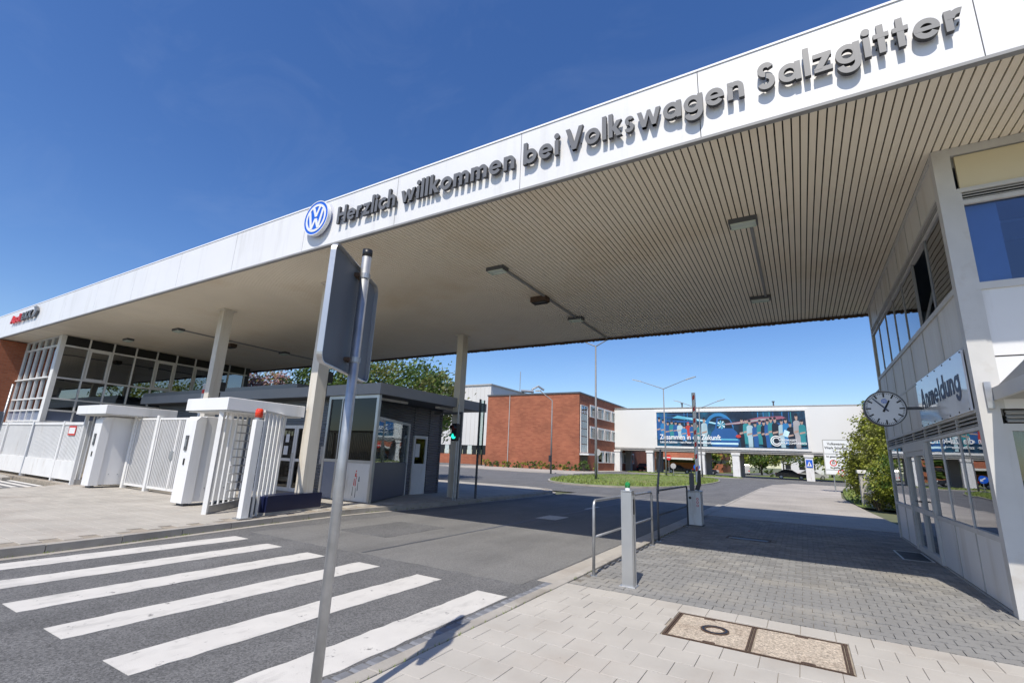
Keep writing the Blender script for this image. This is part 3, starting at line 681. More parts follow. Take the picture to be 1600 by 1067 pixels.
# double door with lower kick glass
da, db = bays[DOOR] + .03, bays[DOOR + 2] - .03; dm = (da + db) / 2
part('door_frame', M_frame, (da - .03, da + .06, .06, 2.24, -.07, .05), (db - .06, db + .03, .06, 2.24, -.07, .05), (da + .06, db - .06, 2.1, 2.24, -.07, .05))
for a, b, side in ((da + .06, dm - .004, 1), (dm + .004, db - .06, -1)):
    d = obj('door', MB().ringprism([(a, .06), (b, .06), (b, 2.1), (a, 2.1)], [(a + .09, .16), (b - .09, .16), (b - .09, 2.0), (a + .09, 2.0)], FXR, -.05, .03), M_frame, rb)
    mb = MB(); fbox(mb, FXR, a + .088, b - .088, .86, .96, -.045, .026); obj('cross_rail', mb, M_frame, d)
    mb = MB(); fbox(mb, FXR, a + .088, b - .088, .16, .858, -.02, -.012); obj('pane', mb, G_dark, d)
    mb = MB(); fbox(mb, FXR, a + .088, b - .088, .962, 2.0, -.02, -.012); obj('pane', mb, G_win, d)
    hx = b - .05 if side == 1 else a + .05
    obj('handle', MB().tube([FXR(hx, 1.1, .03), FXR(hx, 1.1, .085), FXR(hx - side * .13, 1.1, .09)], .012, 8), M_dark, d)
# front (faces the camera)
FYR = FY(RY0); RXE = 9.0
def partY(name, mat, *b): return part(name, mat, *b, fn=FYR)
xs = [RX + .17, 4.4, 6.7, RXE]
partY('rail', M_frame, (RX + .17, RXE, 6.16, TOP, -.06, .028))
for a, b in zip(xs, xs[1:]):
    partY('cream_panel', M_cream, (a + .05, b - .03, 5.62, 6.14, -.05, .0)); partY('rail', M_frame, (a, b, 5.56, 5.62, -.06, .024))
    for q in range(3):
        zz = 5.44 + q * .04; mb = MB(); mb.prism([(-.04, zz + .03), (.012, zz), (.016, zz + .01), (-.03, zz + .042)], lambda p, v, d: (d, RY0 - p, v), a + .05, b - .03); obj('louvre_blade', mb, M_louv, rb)
    partY('louvre_back', M_void, (a + .05, b - .03, 5.43, 5.56, -.08, -.055)); partY('rail', M_frame, (a, b, 5.37, 5.43, -.06, .024))
    partY('window_pane', G_blue, (a + .06, b - .04, 4.2, 5.37, -.035, -.025)); partY('rail', M_frame, (a, b, 4.1, 4.2, -.06, .026))
    partY('panel', M_panelw, (a + .05, b - .03, 3.19, 4.1, -.05, 0)); partY('panel', M_panelw, (a + .05, b - .03, 2.5, 3.17, -.05, .002))
    partY('mullion', M_frame, (a, a + .05, 2.5, 5.56, -.062, .02))
    for q in range(3):
        zz = 2.33 + q * .05; mb = MB(); mb.prism([(-.04, zz + .03), (.012, zz), (.016, zz + .012), (-.03, zz + .05)], lambda p, v, d: (d, RY0 - p, v), a + .05, b - .03); obj('louvre_blade', mb, M_louv, rb)
    partY('louvre_back', M_void, (a + .05, b - .03, 2.31, 2.5, -.08, -.055)); partY('rail', M_frame, (a, b, 2.22, 2.31, -.06, .026))
    partY('window_pane', G_win, (a + .08, b - .04, .94, 2.22, -.035, -.025)); partY('rail', M_frame, (a, b, .84, .94, -.06, .03)); partY('mullion', M_frame, (a, a + .07, .94, 2.22, -.062, .022))
    partY('panel', M_panelw, (a + .02, b - .01, .05, .84, -.05, 0))
    # folds of a curtain behind the lower window
    cv = MB(); n = 60; V = []
    for q in range(n + 1):
        u = a + .1 + (b - a - .2) * q / n; dy = RY0 + .28 + .05 * sin(q * 1.35) + .02 * sin(q * .4); V += [(u, dy, 1.0), (u, dy, 2.25)]
    cv.add(V, [(2 * q, 2 * q + 2, 2 * q + 3, 2 * q + 1) for q in range(n)]); obj('curtain', cv, M_curtain, rb)
    for yq in (2.3, 4.3): obj('ceiling_panel', MB().box(a + .9, a + 1.7, RY0 + yq, RY0 + yq + .9, 5.93, 5.97), M_signwhite, rb)
    obj('roller_blind', MB().box(a + .07, a + .42, RY0 + .14, RY0 + .15, 4.15, 5.5), M_curtain, rb)
# canopy over the side entrance
aw = thing('side_awning', 'grey slanted awning over the front corner entrance of the reception building', 'awning', (RX + .3, RY0, 2.5))
obj('awning_roof', MB().prism([(RY0 - .03, 2.62), (RY0 - 1.45, 2.86), (RY0 - 1.45, 2.99), (RY0 - .03, 2.76)], lambda u, v, d: (d, u, v), RX + .16, RXE - 2), M_louv, aw)
obj('awning_edge', MB().box(RX + .12, RX + .158, RY0 - 1.48, RY0 - .035, 2.60, 2.76).box(RX + .158, RXE - 2, RY0 - 1.5, RY0 - 1.455, 2.84, 3.01), M_frame, aw)
obj('wall_bracket', MB().box(RX + .05, RX + .115, RY0 - .07, RY0 - .035, 2.5, 2.84), M_galv, aw)

# Anmeldung sign and clock on the long side
t = thing('reception_sign', 'white enamel sign reading Anmeldung on the reception wall', 'sign', (RX, 10.1, 2.45))
mb = MB(); fbox(mb, FXR, 8.62, 11.72, 2.50, 3.33, .03, .055); obj('board', mb, M_enamel, t)
letters('Anmeldung', 0, 2.55, 2.80, .36, 0, -.0005, M_text, t, fn0=lambda u, v, d: FXR(11.45 - u, v, .0555 + d + .002))
for k in range(7):
    for z in (2.525, 3.305):
        mb = MB(); mb.disc((8.66 + k * .503, z), .012, FXR, .055, .064, 10); obj('screw', mb, M_dark, t)
t = thing('wall_clock', 'round double sided clock on a bracket showing seven minutes to one', 'clock', (1.5, 11.5, 2.83))
CXc, CYc, CZc, CR = 1.46, 11.5, 2.83, .33
for side, fn in ((1, FY(CYc)), (-1, lambda u, v, d: (2 * CXc - u, CYc + d, v))):
    obj('face', MB().disc((CXc, CZc), CR - .012, fn, .0 if side == 1 else .001, .07, 56), M_clock, t)
    tk = MB()
    for k in range(60):
        a = 2 * pi * k / 60; L_, wd = (.085, .013) if k % 5 == 0 else (.03, .0045)
        r1 = CR - .03; r2 = r1 - L_
        ca, sa = sin(a), cos(a)
        tk.prism([(CXc + ca * r2 - sa * wd, CZc + sa * r2 + ca * wd), (CXc + ca * r2 + sa * wd, CZc + sa * r2 - ca * wd), (CXc + ca * r1 + sa * wd, CZc + sa * r1 - ca * wd), (CXc + ca * r1 - sa * wd, CZc + sa * r1 + ca * wd)], fn, .0702, .0725)
    obj('hour_marks', tk, M_black, t)
    for nm, ang, L_, wd, e, mt in (('hour_hand', 26.5, .17, .014, .078, M_black), ('minute_hand', 318, .265, .009, .083, M_text)):
        a = radians(ang); ca, sa = sin(a), cos(a)
        obj(nm, MB().prism([(CXc - ca * .07 - sa * wd * 1.3, CZc - sa * .07 + ca * wd * 1.3), (CXc - ca * .07 + sa * wd * 1.3, CZc - sa * .07 - ca * wd * 1.3), (CXc + ca * L_ + sa * wd, CZc + sa * L_ - ca * wd), (CXc + ca * L_ - sa * wd, CZc + sa * L_ + ca * wd)], fn, e - .003, e), mt, t)
    e2 = MB(); e2.ringprism([(CXc + .045 * cos(q), CZc + .14 + .045 * sin(q)) for q in [2 * pi * k / 28 for k in range(28)]], [(CXc + .037 * cos(q), CZc + .14 + .037 * sin(q)) for q in [2 * pi * k / 28 for k in range(28)]], fn, .0702, .073)
    for (ax_, ay_), (bx_, by_) in (((0, .004), (-.013, .032)), ((0, .004), (.013, .032)), ((-.013, -.03), (-.026, .02)), ((-.013, -.03), (0, -.002)), ((.013, -.03), (0, -.002)), ((.013, -.03), (.026, .02))):
        e2.prism([(CXc + ax_ - .004, CZc + .14 + ay_), (CXc + bx_ - .004, CZc + .14 + by_), (CXc + bx_ + .004, CZc + .14 + by_), (CXc + ax_ + .004, CZc + .14 + ay_)], fn, .0702, .0732 + abs(bx_) * .02 + ax_ * .01)
    obj('dial_emblem', e2, M_blue, t)
obj('case', MB().ringprism([(CXc + CR * cos(2 * pi * k / 56), CZc + CR * sin(2 * pi * k / 56)) for k in range(56)], [(CXc + (CR - .02) * cos(2 * pi * k / 56), CZc + (CR - .02) * sin(2 * pi * k / 56)) for k in range(56)], FY(CYc), -.085, .085), M_char, t)
obj('bracket', MB().box(CXc + CR - .005, RX - .03, CYc - .025, CYc + .025, CZc - .02, CZc + .03).box(RX - .05, RX - .003, CYc - .06, CYc + .06, CZc - .14, CZc + .12), M_char, t)

# manhole cover set in the slabs
t = thing('manhole_cover', 'rusty iron framed double manhole cover with concrete infill and an iron ring', 'manhole cover', ((MH[0] + MH[1]) / 2, (MH[2] + MH[3]) / 2, PZ))
x0, x1, y0, y1 = MH; xm = -.56
for a, b in ((x0, xm), (xm, x1)):
    obj('infill', MB().box(a + .03, b - .03, y0 + .02, y1 - .02, PZ - .02, PZ - .004), M_exposed, t)
fr = MB()
for a, b in ((x0, x0 + .022), (x0 + .030, x0 + .046), (xm - .03, xm - .012), (xm - .004, xm + .014), (x1 - .046, x1 - .03), (x1 - .022, x1)): fr.box(a, b, y0 + .012, y1 - .012, PZ - .03, PZ + .004)
obj('iron_frame', fr, M_iron, t)
for yq in (y0, y1 - .012): obj('iron_edge', MB().box(x0, x1, yq, yq + .012, PZ - .03, PZ + .003), M_iron, t)
tt = MB(); x = x0
while x < x1: tt.box(x, x + .012, y0 - .007, y0 - .0005, PZ - .03, PZ + .002); tt.box(x, x + .012, y1 + .0005, y1 + .007, PZ - .03, PZ + .002); x += .024
obj('serrated_edge', tt, M_iron, t)
for (hx, hy) in ((-.9, y0 + .035), (-1.0, y1 - .035), (-.1, y0 + .035), (-.15, y1 - .035)): obj('lifting_socket', MB().bbox(hx - .055, hx + .055, hy - .022, hy + .022, PZ - .02, PZ + .002), M_iron, t)
cxm, cym = -.90, 5.68
obj('iron_ring', MB().ringprism([(cxm + .135 * cos(q), cym + .135 * sin(q)) for q in [2 * pi * k / 32 for k in range(32)]], [(cxm + .085 * cos(q), cym + .085 * sin(q)) for q in [2 * pi * k / 32 for k in range(32)]], FZ(PZ), -.01, .006), M_iron, t)
obj('ring_groove', MB().ringprism([(cxm + .12 * cos(q), cym + .12 * sin(q)) for q in [2 * pi * k / 32 for k in range(32)]], [(cxm + .10 * cos(q), cym + .10 * sin(q)) for q in [2 * pi * k / 32 for k in range(32)]], FZ(PZ), .0062, .008), M_black, t)
t = thing('drain_grate', 'dark iron drain cover set in the shaded blocks under the canopy', 'drain', (-1.2, 12.85, PZ))
obj('frame', MB().ringprism([(-1.66, 12.62), (-.76, 12.62), (-.76, 13.08), (-1.66, 13.08)], [(-1.62, 12.66), (-.80, 12.66), (-.80, 13.04), (-1.62, 13.04)], FZ(PZ), -.03, .006), M_iron, t)
obj('cover', MB().box(-1.615, -.805, 12.665, 13.035, PZ - .03, PZ - .002), M_char, t)
t = thing('door_grating', 'dark foot grating in the blocks before the reception door', 'grating', (1.78, 12.9, PZ))
obj('frame', MB().ringprism([(1.52, 12.35), (2.0, 12.35), (2.0, 13.6), (1.52, 13.6)], [(1.55, 12.38), (1.97, 12.38), (1.97, 13.57), (1.55, 13.57)], FZ(PZ), .004, .012), M_alu, t)
g = MB()
for k in range(16): g.box(1.555 + k * .026, 1.567 + k * .026, 12.385, 13.565, PZ + .003, PZ + .01)
obj('bars', g, M_dark, t)

# ================================================================== STREET FURNITURE on the right
def handrail(y0, y1, x, lab, mat):
    t = thing('handrail', lab, 'railing', (x, y0, PZ), 'tubular railings along the kerb')
    h = 1.03; c = .07
    obj('frame', MB().tube([(x, y0, PZ), (x, y0, PZ + h - c), (x, y0 + .02, PZ + h - .02), (x, y0 + c, PZ + h), (x, y1 - c, PZ + h), (x, y1 - .02, PZ + h - .02), (x, y1, PZ + h - c), (x, y1, PZ)], .022, 10), mat, t, smooth=True)
    obj('mid_rail', MB().tube([(x, y0 + .02, PZ + .52), (x, y1 - .02, PZ + .52)], .018, 10), mat, t, smooth=True)
    for y in (y0, y1): obj('foot', MB().disc((x, y), .05, FZ(PZ), -.004, .008, 14), M_galv, t)
    return t
handrail(7.05, 10.3, -2.72, 'sunlit grey tubular railing beside the green lamp post', M_galv)
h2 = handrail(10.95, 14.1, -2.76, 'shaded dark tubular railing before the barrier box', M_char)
obj('rod', MB().tube([(-2.76, 10.98, 1.0), (-2.76, 11.0, 1.15), (-2.70, 11.1, 1.95)], [.03, .026, .02], 8), M_char, h2)
t = thing('lamp_bollard', 'square brushed aluminium post with a green signal lamp on top', 'post', (-2.12, 6.82, PZ))
obj('post', MB().box(-2.205, -2.055, 6.75, 6.89, PZ, 1.24).box(-2.204, -2.056, 6.751, 6.889, 1.245, 1.262), M_alu, t)
obj('edge_profile', MB().box(-2.052, -2.043, 6.76, 6.775, PZ, 1.2).box(-2.052, -2.043, 6.865, 6.88, PZ, 1.2), M_alu, t)
obj('base_plate', MB().bbox(-2.24, -2.02, 6.715, 6.925, PZ - .002, PZ + .012), M_galv, t)
obj('reader_slot', MB().box(-2.052, -2.046, 6.79, 6.85, .95, 1.15), M_black, t)
obj('lamp_socket', MB().disc((-2.13, 6.82), .034, FZ(1.262), 0, .035, 20), M_signwhite, t)
lm = MB(); lm.tube([(-2.13, 6.82, 1.297), (-2.13, 6.82, 1.345), (-2.13, 6.82, 1.365), (-2.13, 6.82, 1.378)], [.036, .036, .026, .008], 16)
obj('green_lamp', lm, M_grnlens, t, smooth=True)
t = thing('barrier', 'grey barrier box with its red and white arm raised upright', 'barrier', (-2.62, 14.5, PZ))
obj('cabinet', MB().bbox(-2.8, -2.45, 14.3, 14.66, PZ + .03, .92, .02), M_whitep, t); obj('cabinet_base', MB().box(-2.82, -2.43, 14.28, 14.68, PZ - .005, PZ + .03), M_char, t)
obj('lid', MB().bbox(-2.815, -2.435, 14.285, 14.675, .921, .95, .012), M_galv, t)
obj('motor_post', MB().box(-2.73, -2.62, 14.35, 14.47, .951, 1.42).box(-2.69, -2.66, 14.39, 14.43, 1.42, 1.5), M_char, t)
obj('arm_shoe', MB().prism([(-2.60, .98), (-2.50, .96), (-2.44, 1.1), (-2.43, 1.5), (-2.50, 1.5), (-2.53, 1.15)], FY(14.42), -.05, .05), M_dark, t)
am = obj('arm', MB().box(-2.555, -2.47, 14.375, 14.445, 1.18, 3.66), M_signwhite, t)
for k in range(7):
    z = 1.46 + k * .33; obj('red_band', MB().prism([(-2.545, z), (-2.49, z + .04), (-2.49, z + .16), (-2.545, z + .12)], FY(14.375), -.001, .004), M_red, am)
obj('arm_edge', MB().box(-2.566, -2.556, 14.38, 14.44, 1.2, 3.66), M_grnlens, am)
obj('lock', MB().disc((-2.72, .76), .035, FY(14.3), 0, .012, 16), M_black, t)
for k in range(3): obj('warning_sticker', MB().ringprism([(-2.53 + .032 * cos(q), .74 - k * .085 + .032 * sin(q)) for q in [2 * pi * j / 20 for j in range(20)]], [(-2.53 + .02 * cos(q), .74 - k * .085 + .02 * sin(q)) for q in [2 * pi * j / 20 for j in range(20)]], FY(14.3), 0, .003), M_red, t)

# near sign post: plate seen from behind, almost edge-on
t = thing('sign_post', 'grey steel post with a large sign plate seen from behind in the foreground', 'sign', (-2.66, 2.26, PZ))
PXp, PYp = -2.66, 2.26
obj('pole', MB().tube([(PXp, PYp, PZ - .01), (PXp, PYp, 3.06)], .034, 20), M_galv, t, smooth=True)
obj('pole_cap', MB().tube([(PXp, PYp, 3.055), (PXp, PYp, 3.11)], .036, 20), M_black, t, smooth=True)
pn, pfar = Vector((-2.44, 1.86)), Vector((-2.82, 2.55)); dv = (pfar - pn); Lp = dv.length; dv.normalize(); nv = Vector((-dv.y, dv.x))   # nv points away from the camera side
ctr = Vector((PXp, PYp)); off = (ctr - pn).dot(nv)
if off > 0: nv = -nv
base = ctr + nv * .05; s0 = (pn - ctr).dot(dv); s1 = (pfar - ctr).dot(dv) + .10
fnS = lambda u, v, d: (base.x + dv.x * u + nv.x * d, base.y + dv.y * u + nv.y * d, v)
def rrect(u0, u1, v0, v1, r, n=6):
    P = []
    for cx_, cy_, a0 in ((u1 - r, v0 + r, -90), (u1 - r, v1 - r, 0), (u0 + r, v1 - r, 90), (u0 + r, v0 + r, 180)):
        for k in range(n + 1): a = radians(a0 + 90 * k / n); P.append((cx_ + r * cos(a), cy_ + r * sin(a)))
    return P
zs0, zs1 = 2.17, 2.97
obj('plate', MB().prism(rrect(s0 + .004, s1 - .004, zs0 + .004, zs1 - .004, .06), fnS, .012, .016), M_signback, t)
obj('plate_rim', MB().ringprism(rrect(s0, s1, zs0, zs1, .062), rrect(s0 + .006, s1 - .006, zs0 + .006, zs1 - .006, .058), fnS, -.016, .02), M_alu, t)
obj('sign_front', MB().prism(rrect(s0 + .01, s1 - .01, zs0 + .01, zs1 - .01, .05), fnS, .0165, .0185), M_signwhite, t)
for z in (2.27, 2.90):
    obj('clamp', MB().tube([(PXp, PYp, z - .018), (PXp, PYp, z + .018)], .039, 16), M_galv, t)
    cb = MB()
    P = [fnS(u, z + dz, d) for u in (-.05, .05) for dz in (-.012, .012) for d in (-.03, .011)]
    cb.add(P, [(0, 1, 3, 2), (4, 6, 7, 5), (0, 4, 5, 1), (2, 3, 7, 6), (0, 2, 6, 4), (1, 5, 7, 3)]); obj('bolt_bracket', cb, M_iron, t)
obj('inspection_sticker', MB().prism([(-.028, 1.62), (.028, 1.62), (.028, 1.655), (-.028, 1.655)], lambda u, v, d: (PXp + u * .77 * 1.0, PYp - .0345 + abs(u) * .35 - d, v), 0, .001), M_signwhite, t)

# ================================================================== GUARD BOOTH (left of the road)
gb = thing('guard_booth', 'dark grey corrugated guard booth with flat overhanging roof beside the road', 'booth', (-13, 12, K))
BX = -11.25; BY = 10.75; BW = -12.85; BR = 3.42
def corr(name, fn, u0, u1, v0, v1, p=.095, a=.045, mat=M_corr, parent=gb):
    prof = []; v = v0; 
    while v < v1 - 1e-6:
        for fv, d in ((0, 0), (.3, 0), (.5, a), (.8, a)):
            if v + fv * p < v1: prof.append((v + fv * p, d))
        v += p
    prof.append((v1, 0)); V = []
    for (z, d) in prof: V += [fn(u0, z, d), fn(u1, z, d)]
    return obj(name, MB().add(V, [(2 * i, 2 * i + 1, 2 * i + 3, 2 * i + 2) for i in range(len(prof) - 1)]), mat, parent)
BFY = 11.35       # front wall of the long part
corr('corrugated_wall', FY(BFY), -27.0, -16.95, K, BR); corr('corrugated_wall', FY(BFY), -15.25, -13.55, K, BR); corr('corrugated_wall', FY(BFY), -16.95, -15.25, 2.5, BR)
obj('inner_wall', MB().box(-27, BW - .1, BFY + .06, BFY + .1, K, .5), M_innerd, gb)
corr('corrugated_wall', FPX(BW), BY + .1, 14.15, K, BR); corr('corrugated_wall', FPX(BW), 15.05, 15.75, K, BR); corr('corrugated_wall', FPX(BW), 14.15, 15.05, 2.35, BR)
obj('corner_trim', MB().box(BW - .03, BW + .05, 15.75, 15.83, K, BR), M_char, gb)
obj('rear_wall', MB().box(-27, BW - .03, 15.76, 15.82, K, BR), M_char, gb)
# roof: overhang to the road side, fascia
obj('roof', MB().box(-27.2, BX + .08, BY - .12, 16.6, BR + .02, BR + .3), M_roofedge, gb)
obj('roof_rim', MB().box(-27.22, BX + .1, BY - .14, BY - .121, BR - .01, BR + .34).box(BX + .081, BX + .1, BY - .12, 16.62, BR - .01, BR + .34), M_roofedge, gb)
obj('roof_deck', MB().box(-27.0, BX, BY - .05, 16.5, BR - .012, BR + .018), M_char, gb)
obj('roof_step', MB().box(-27.2, -15.4, BY - .1, 14, BR + .341, BR + .5), M_corr, gb)
for (yy, xx, l) in ((11.4, -11.95, 1.3), (14.1, -11.75, 1.6)): obj('tube_lamp', MB().bbox(xx - .06, xx + .06, yy, yy + l, BR - .09, BR - .014), M_whitep, gb)
# bay with ticket window
obj('bay_frame', MB().box(-13.6, -13.5, BY - .05, BY + .05, K, BR - .013).box(BX - .1, BX, BY - .05, BY + .05, K, BR - .013).box(-13.5, BX - .1, BY - .045, BY + .045, BR - .12, BR - .014).box(-13.5, BX - .1, BY - .045, BY + .045, 1.27, 1.36), M_alu, gb)
obj('bay_side', MB().box(-13.59, -13.51, BY + .05, BFY, K, BR - .014), M_char, gb)
obj('bay_mullion', MB().box(-12.95, -12.9, BY - .044, BY + .044, K, BR - .12), M_alu, gb)
obj('bay_panel', MB().box(-13.5, -12.95, BY - .03, BY + .03, K + .02, 1.268), M_panelblue, gb)
obj('bay_panel', MB().box(-12.9, BX - .1, BY - .035, BY + .03, K + .02, 1.268), M_whitep, gb, label='scuffed white lower panel with red and dark marks')
for a, b in ((-13.5, -12.95), (-12.9, BX - .1)): obj('bay_pane', MB().box(a, b, BY - .008, BY + .002, 1.361, BR - .121), G_booth, gb)
mk = MB(); random.seed(21)
for (u, v, w_, h_) in ((-11.95, 1.0, .05, .06), (-11.97, .86, .07, .12), (-12.0, .6, .04, .22), (-11.93, .58, .035, .24), (-11.9, .80, .03, .1)): mk.prism([(u, v), (u + w_, v + .01), (u + w_ * .9, v + h_), (u + .012, v + h_ * .9)], FY(BY - .035), .0005, .002 + random.uniform(0, .001))
obj('red_mark', mk, M_red, gb)
mk = MB()
for (u, v, w_, h_) in ((-11.8, .72, .05, .16), (-11.82, .45, .03, .25), (-12.03, .3, .03, .28), (-11.9, .25, .03, .3)): mk.prism([(u, v), (u + w_, v + .01), (u + w_ * .8, v + h_), (u + .01, v + h_ * .9)], FY(BY - .035), .0005, .002 + random.uniform(0, .001))
obj('dark_mark', mk, M_char, gb)
# glazed side of the bay, running back to the wall
sa, sb = Vector((BX - .06, BY + .06)), Vector((BW + .07, 13.85)); sd = (sb - sa).normalized(); sn = Vector((sd.y, -sd.x)); sL = (sb - sa).length
fnB = lambda u, v, d: (sa.x + sd.x * u + sn.x * d, sa.y + sd.y * u + sn.y * d, v)
obj('side_panel', MB().prism([(0, K + .03), (sL - .07, K + .03), (sL - .07, 1.3), (0, 1.3)], fnB, -.02, .02), M_slate, gb)
obj('side_post', MB().prism([(sL - .07, K), (sL, K), (sL, 2.64), (sL - .07, 2.64)], fnB, -.035, .035), M_whitep, gb); obj('side_rail', MB().prism([(0, 2.641), (sL, 2.641), (sL, 2.72), (0, 2.72)], fnB, -.035, .035), M_whitep, gb)
obj('side_pane', MB().prism([(.01, 1.31), (sL - .08, 1.31), (sL - .08, 2.635), (.01, 2.635)], fnB, -.004, .004), G_clear, gb)
# white door on the road side and double door on the front
d = obj('door', MB().ringprism([(14.2, K), (15.0, K), (15.0, 2.32), (14.2, 2.32)], [(14.3, 1.25), (14.9, 1.25), (14.9, 2.2), (14.3, 2.2)], FPX(BW), -.03, .04), M_whitep, gb)
obj('door_panel', MB().box(BW - .02, BW + .02, 14.301, 14.899, K + .08, 1.249), M_panelblue, d); obj('pane', MB().box(BW - .005, BW + .003, 14.3, 14.9, 1.25, 2.2), G_win, d)
obj('notice', MB().box(BW + .004, BW + .006, 14.35, 14.6, 1.5, 2.0), M_signwhite, d)
for a, b, hd in ((-16.9, -16.02, -16.1), (-16.0, -15.3, None)):
    d = obj('door', MB().ringprism([(a, K + .01), (b, K + .01), (b, 2.48), (a, 2.48)], [(a + .1, K + .14), (b - .1, K + .14), (b - .1, 2.36), (a + .1, 2.36)], FY(BFY), -.04, .03), M_whitep, gb)
    obj('cross_rail', MB().box(a + .1, b - .1, BFY - .025, BFY + .03, 1.18, 1.28), M_whitep, d)
    for z0, z1 in ((K + .14, 1.18), (1.28, 2.36)): obj('pane', MB().box(a + .1, b - .1, BFY - .004, BFY + .006, z0, z1), G_dark, d)
    if hd:
        obj('handle', MB().tube([(hd + .06, BFY - .03, .95), (hd + .06, BFY - .09, .95), (hd + .06, BFY - .09, 1.45), (hd + .06, BFY - .03, 1.45)], .014, 8), M_galv, d)
        obj('notice', MB().box(a + .25, a + .5, BFY - .008, BFY - .005, 1.4, 1.72).box(a + .3, a + .5, BFY - .008, BFY - .005, 1.85, 2.15), M_signwhite, d)
obj('post_box', MB().bbox(-14.35, -14.12, BFY - .16, BFY - .03, 1.15, 1.75), M_louv, gb)

t = thing('navy_block', 'low navy blue covered block beside the turnstile exit', 'block', (-11.1, 7.9, K))
fn = lambda u, v, d: (-10.75 - u * .9 * .37 - d * .93, 7.1 + u * .93 * 1.9 - d * .37 * .9, v)
obj('cover', MB().prism(rrect(0, 1, K + .03, .54, .03), fn, 0, .42), M_navy, t); obj('base', MB().prism([(-.005, K), (1.005, K), (1.005, K + .05), (-.005, K + .05)], fn, -.006, .426), M_conc, t)

# traffic light with its bent tube and glass screen on the booth kerb
t = thing('traffic_light', 'slim signal post with a green light on at the booth kerb', 'traffic light', (-10.15, 13.6, K))
TX, TY = -10.42, 13.75
obj('post', MB().tube([(TX, TY, K), (TX, TY, 3.4)], .03, 10).tube([(TX + .13, TY - .04, K), (TX + .13, TY - .04, 2.25)], .02, 8), M_galv, t)
obj('signal_head', MB().bbox(TX - .11, TX + .11, TY - .2, TY - .032, 2.12, 2.72, .02), M_black, t)
obj('green_light', MB().disc((TX, 2.28), .092, FY(TY - .2), 0, .012, 24), emit('signal_green', (.02, .75, .5), 1.6), t)
obj('red_light', MB().disc((TX, 2.56), .092, FY(TY - .2), 0, .012, 24), pm('signal_off', (.10, .02, .018), .3, var=.05), t)
for z in (2.28, 2.56):
    A = [radians(-10 + 200 * k / 14) for k in range(15)]
    obj('visor', MB().ringprism([(TX + .108 * cos(a), z + .108 * sin(a)) for a in A], [(TX + .1 * cos(a), z + .1 * sin(a)) for a in A], FY(TY - .2), .001, .13, closed=False), M_black, t)
t = thing('glass_screen', 'tall narrow dark framed glass wind screen at the booth kerb', 'screen', (-10.6, 14.6, K))
obj('frame', MB().box(-10.75, -10.69, 14.3, 14.36, K, 3.2).box(-12.0, -10.75, 14.3, 14.36, 3.12, 3.2).box(-10.41, -10.35, 15.0, 15.06, K, 3.75), M_char, t)
obj('pane', MB().box(-10.35, -10.2, 15.02, 15.035, 1.3, 3.7), G_scr, t)
obj('edge_strip', MB().box(-10.2, -10.17, 15.0, 15.05, 1.3, 3.7), pm('green_edge', (.02, .06, .05), .3, var=.1), t)

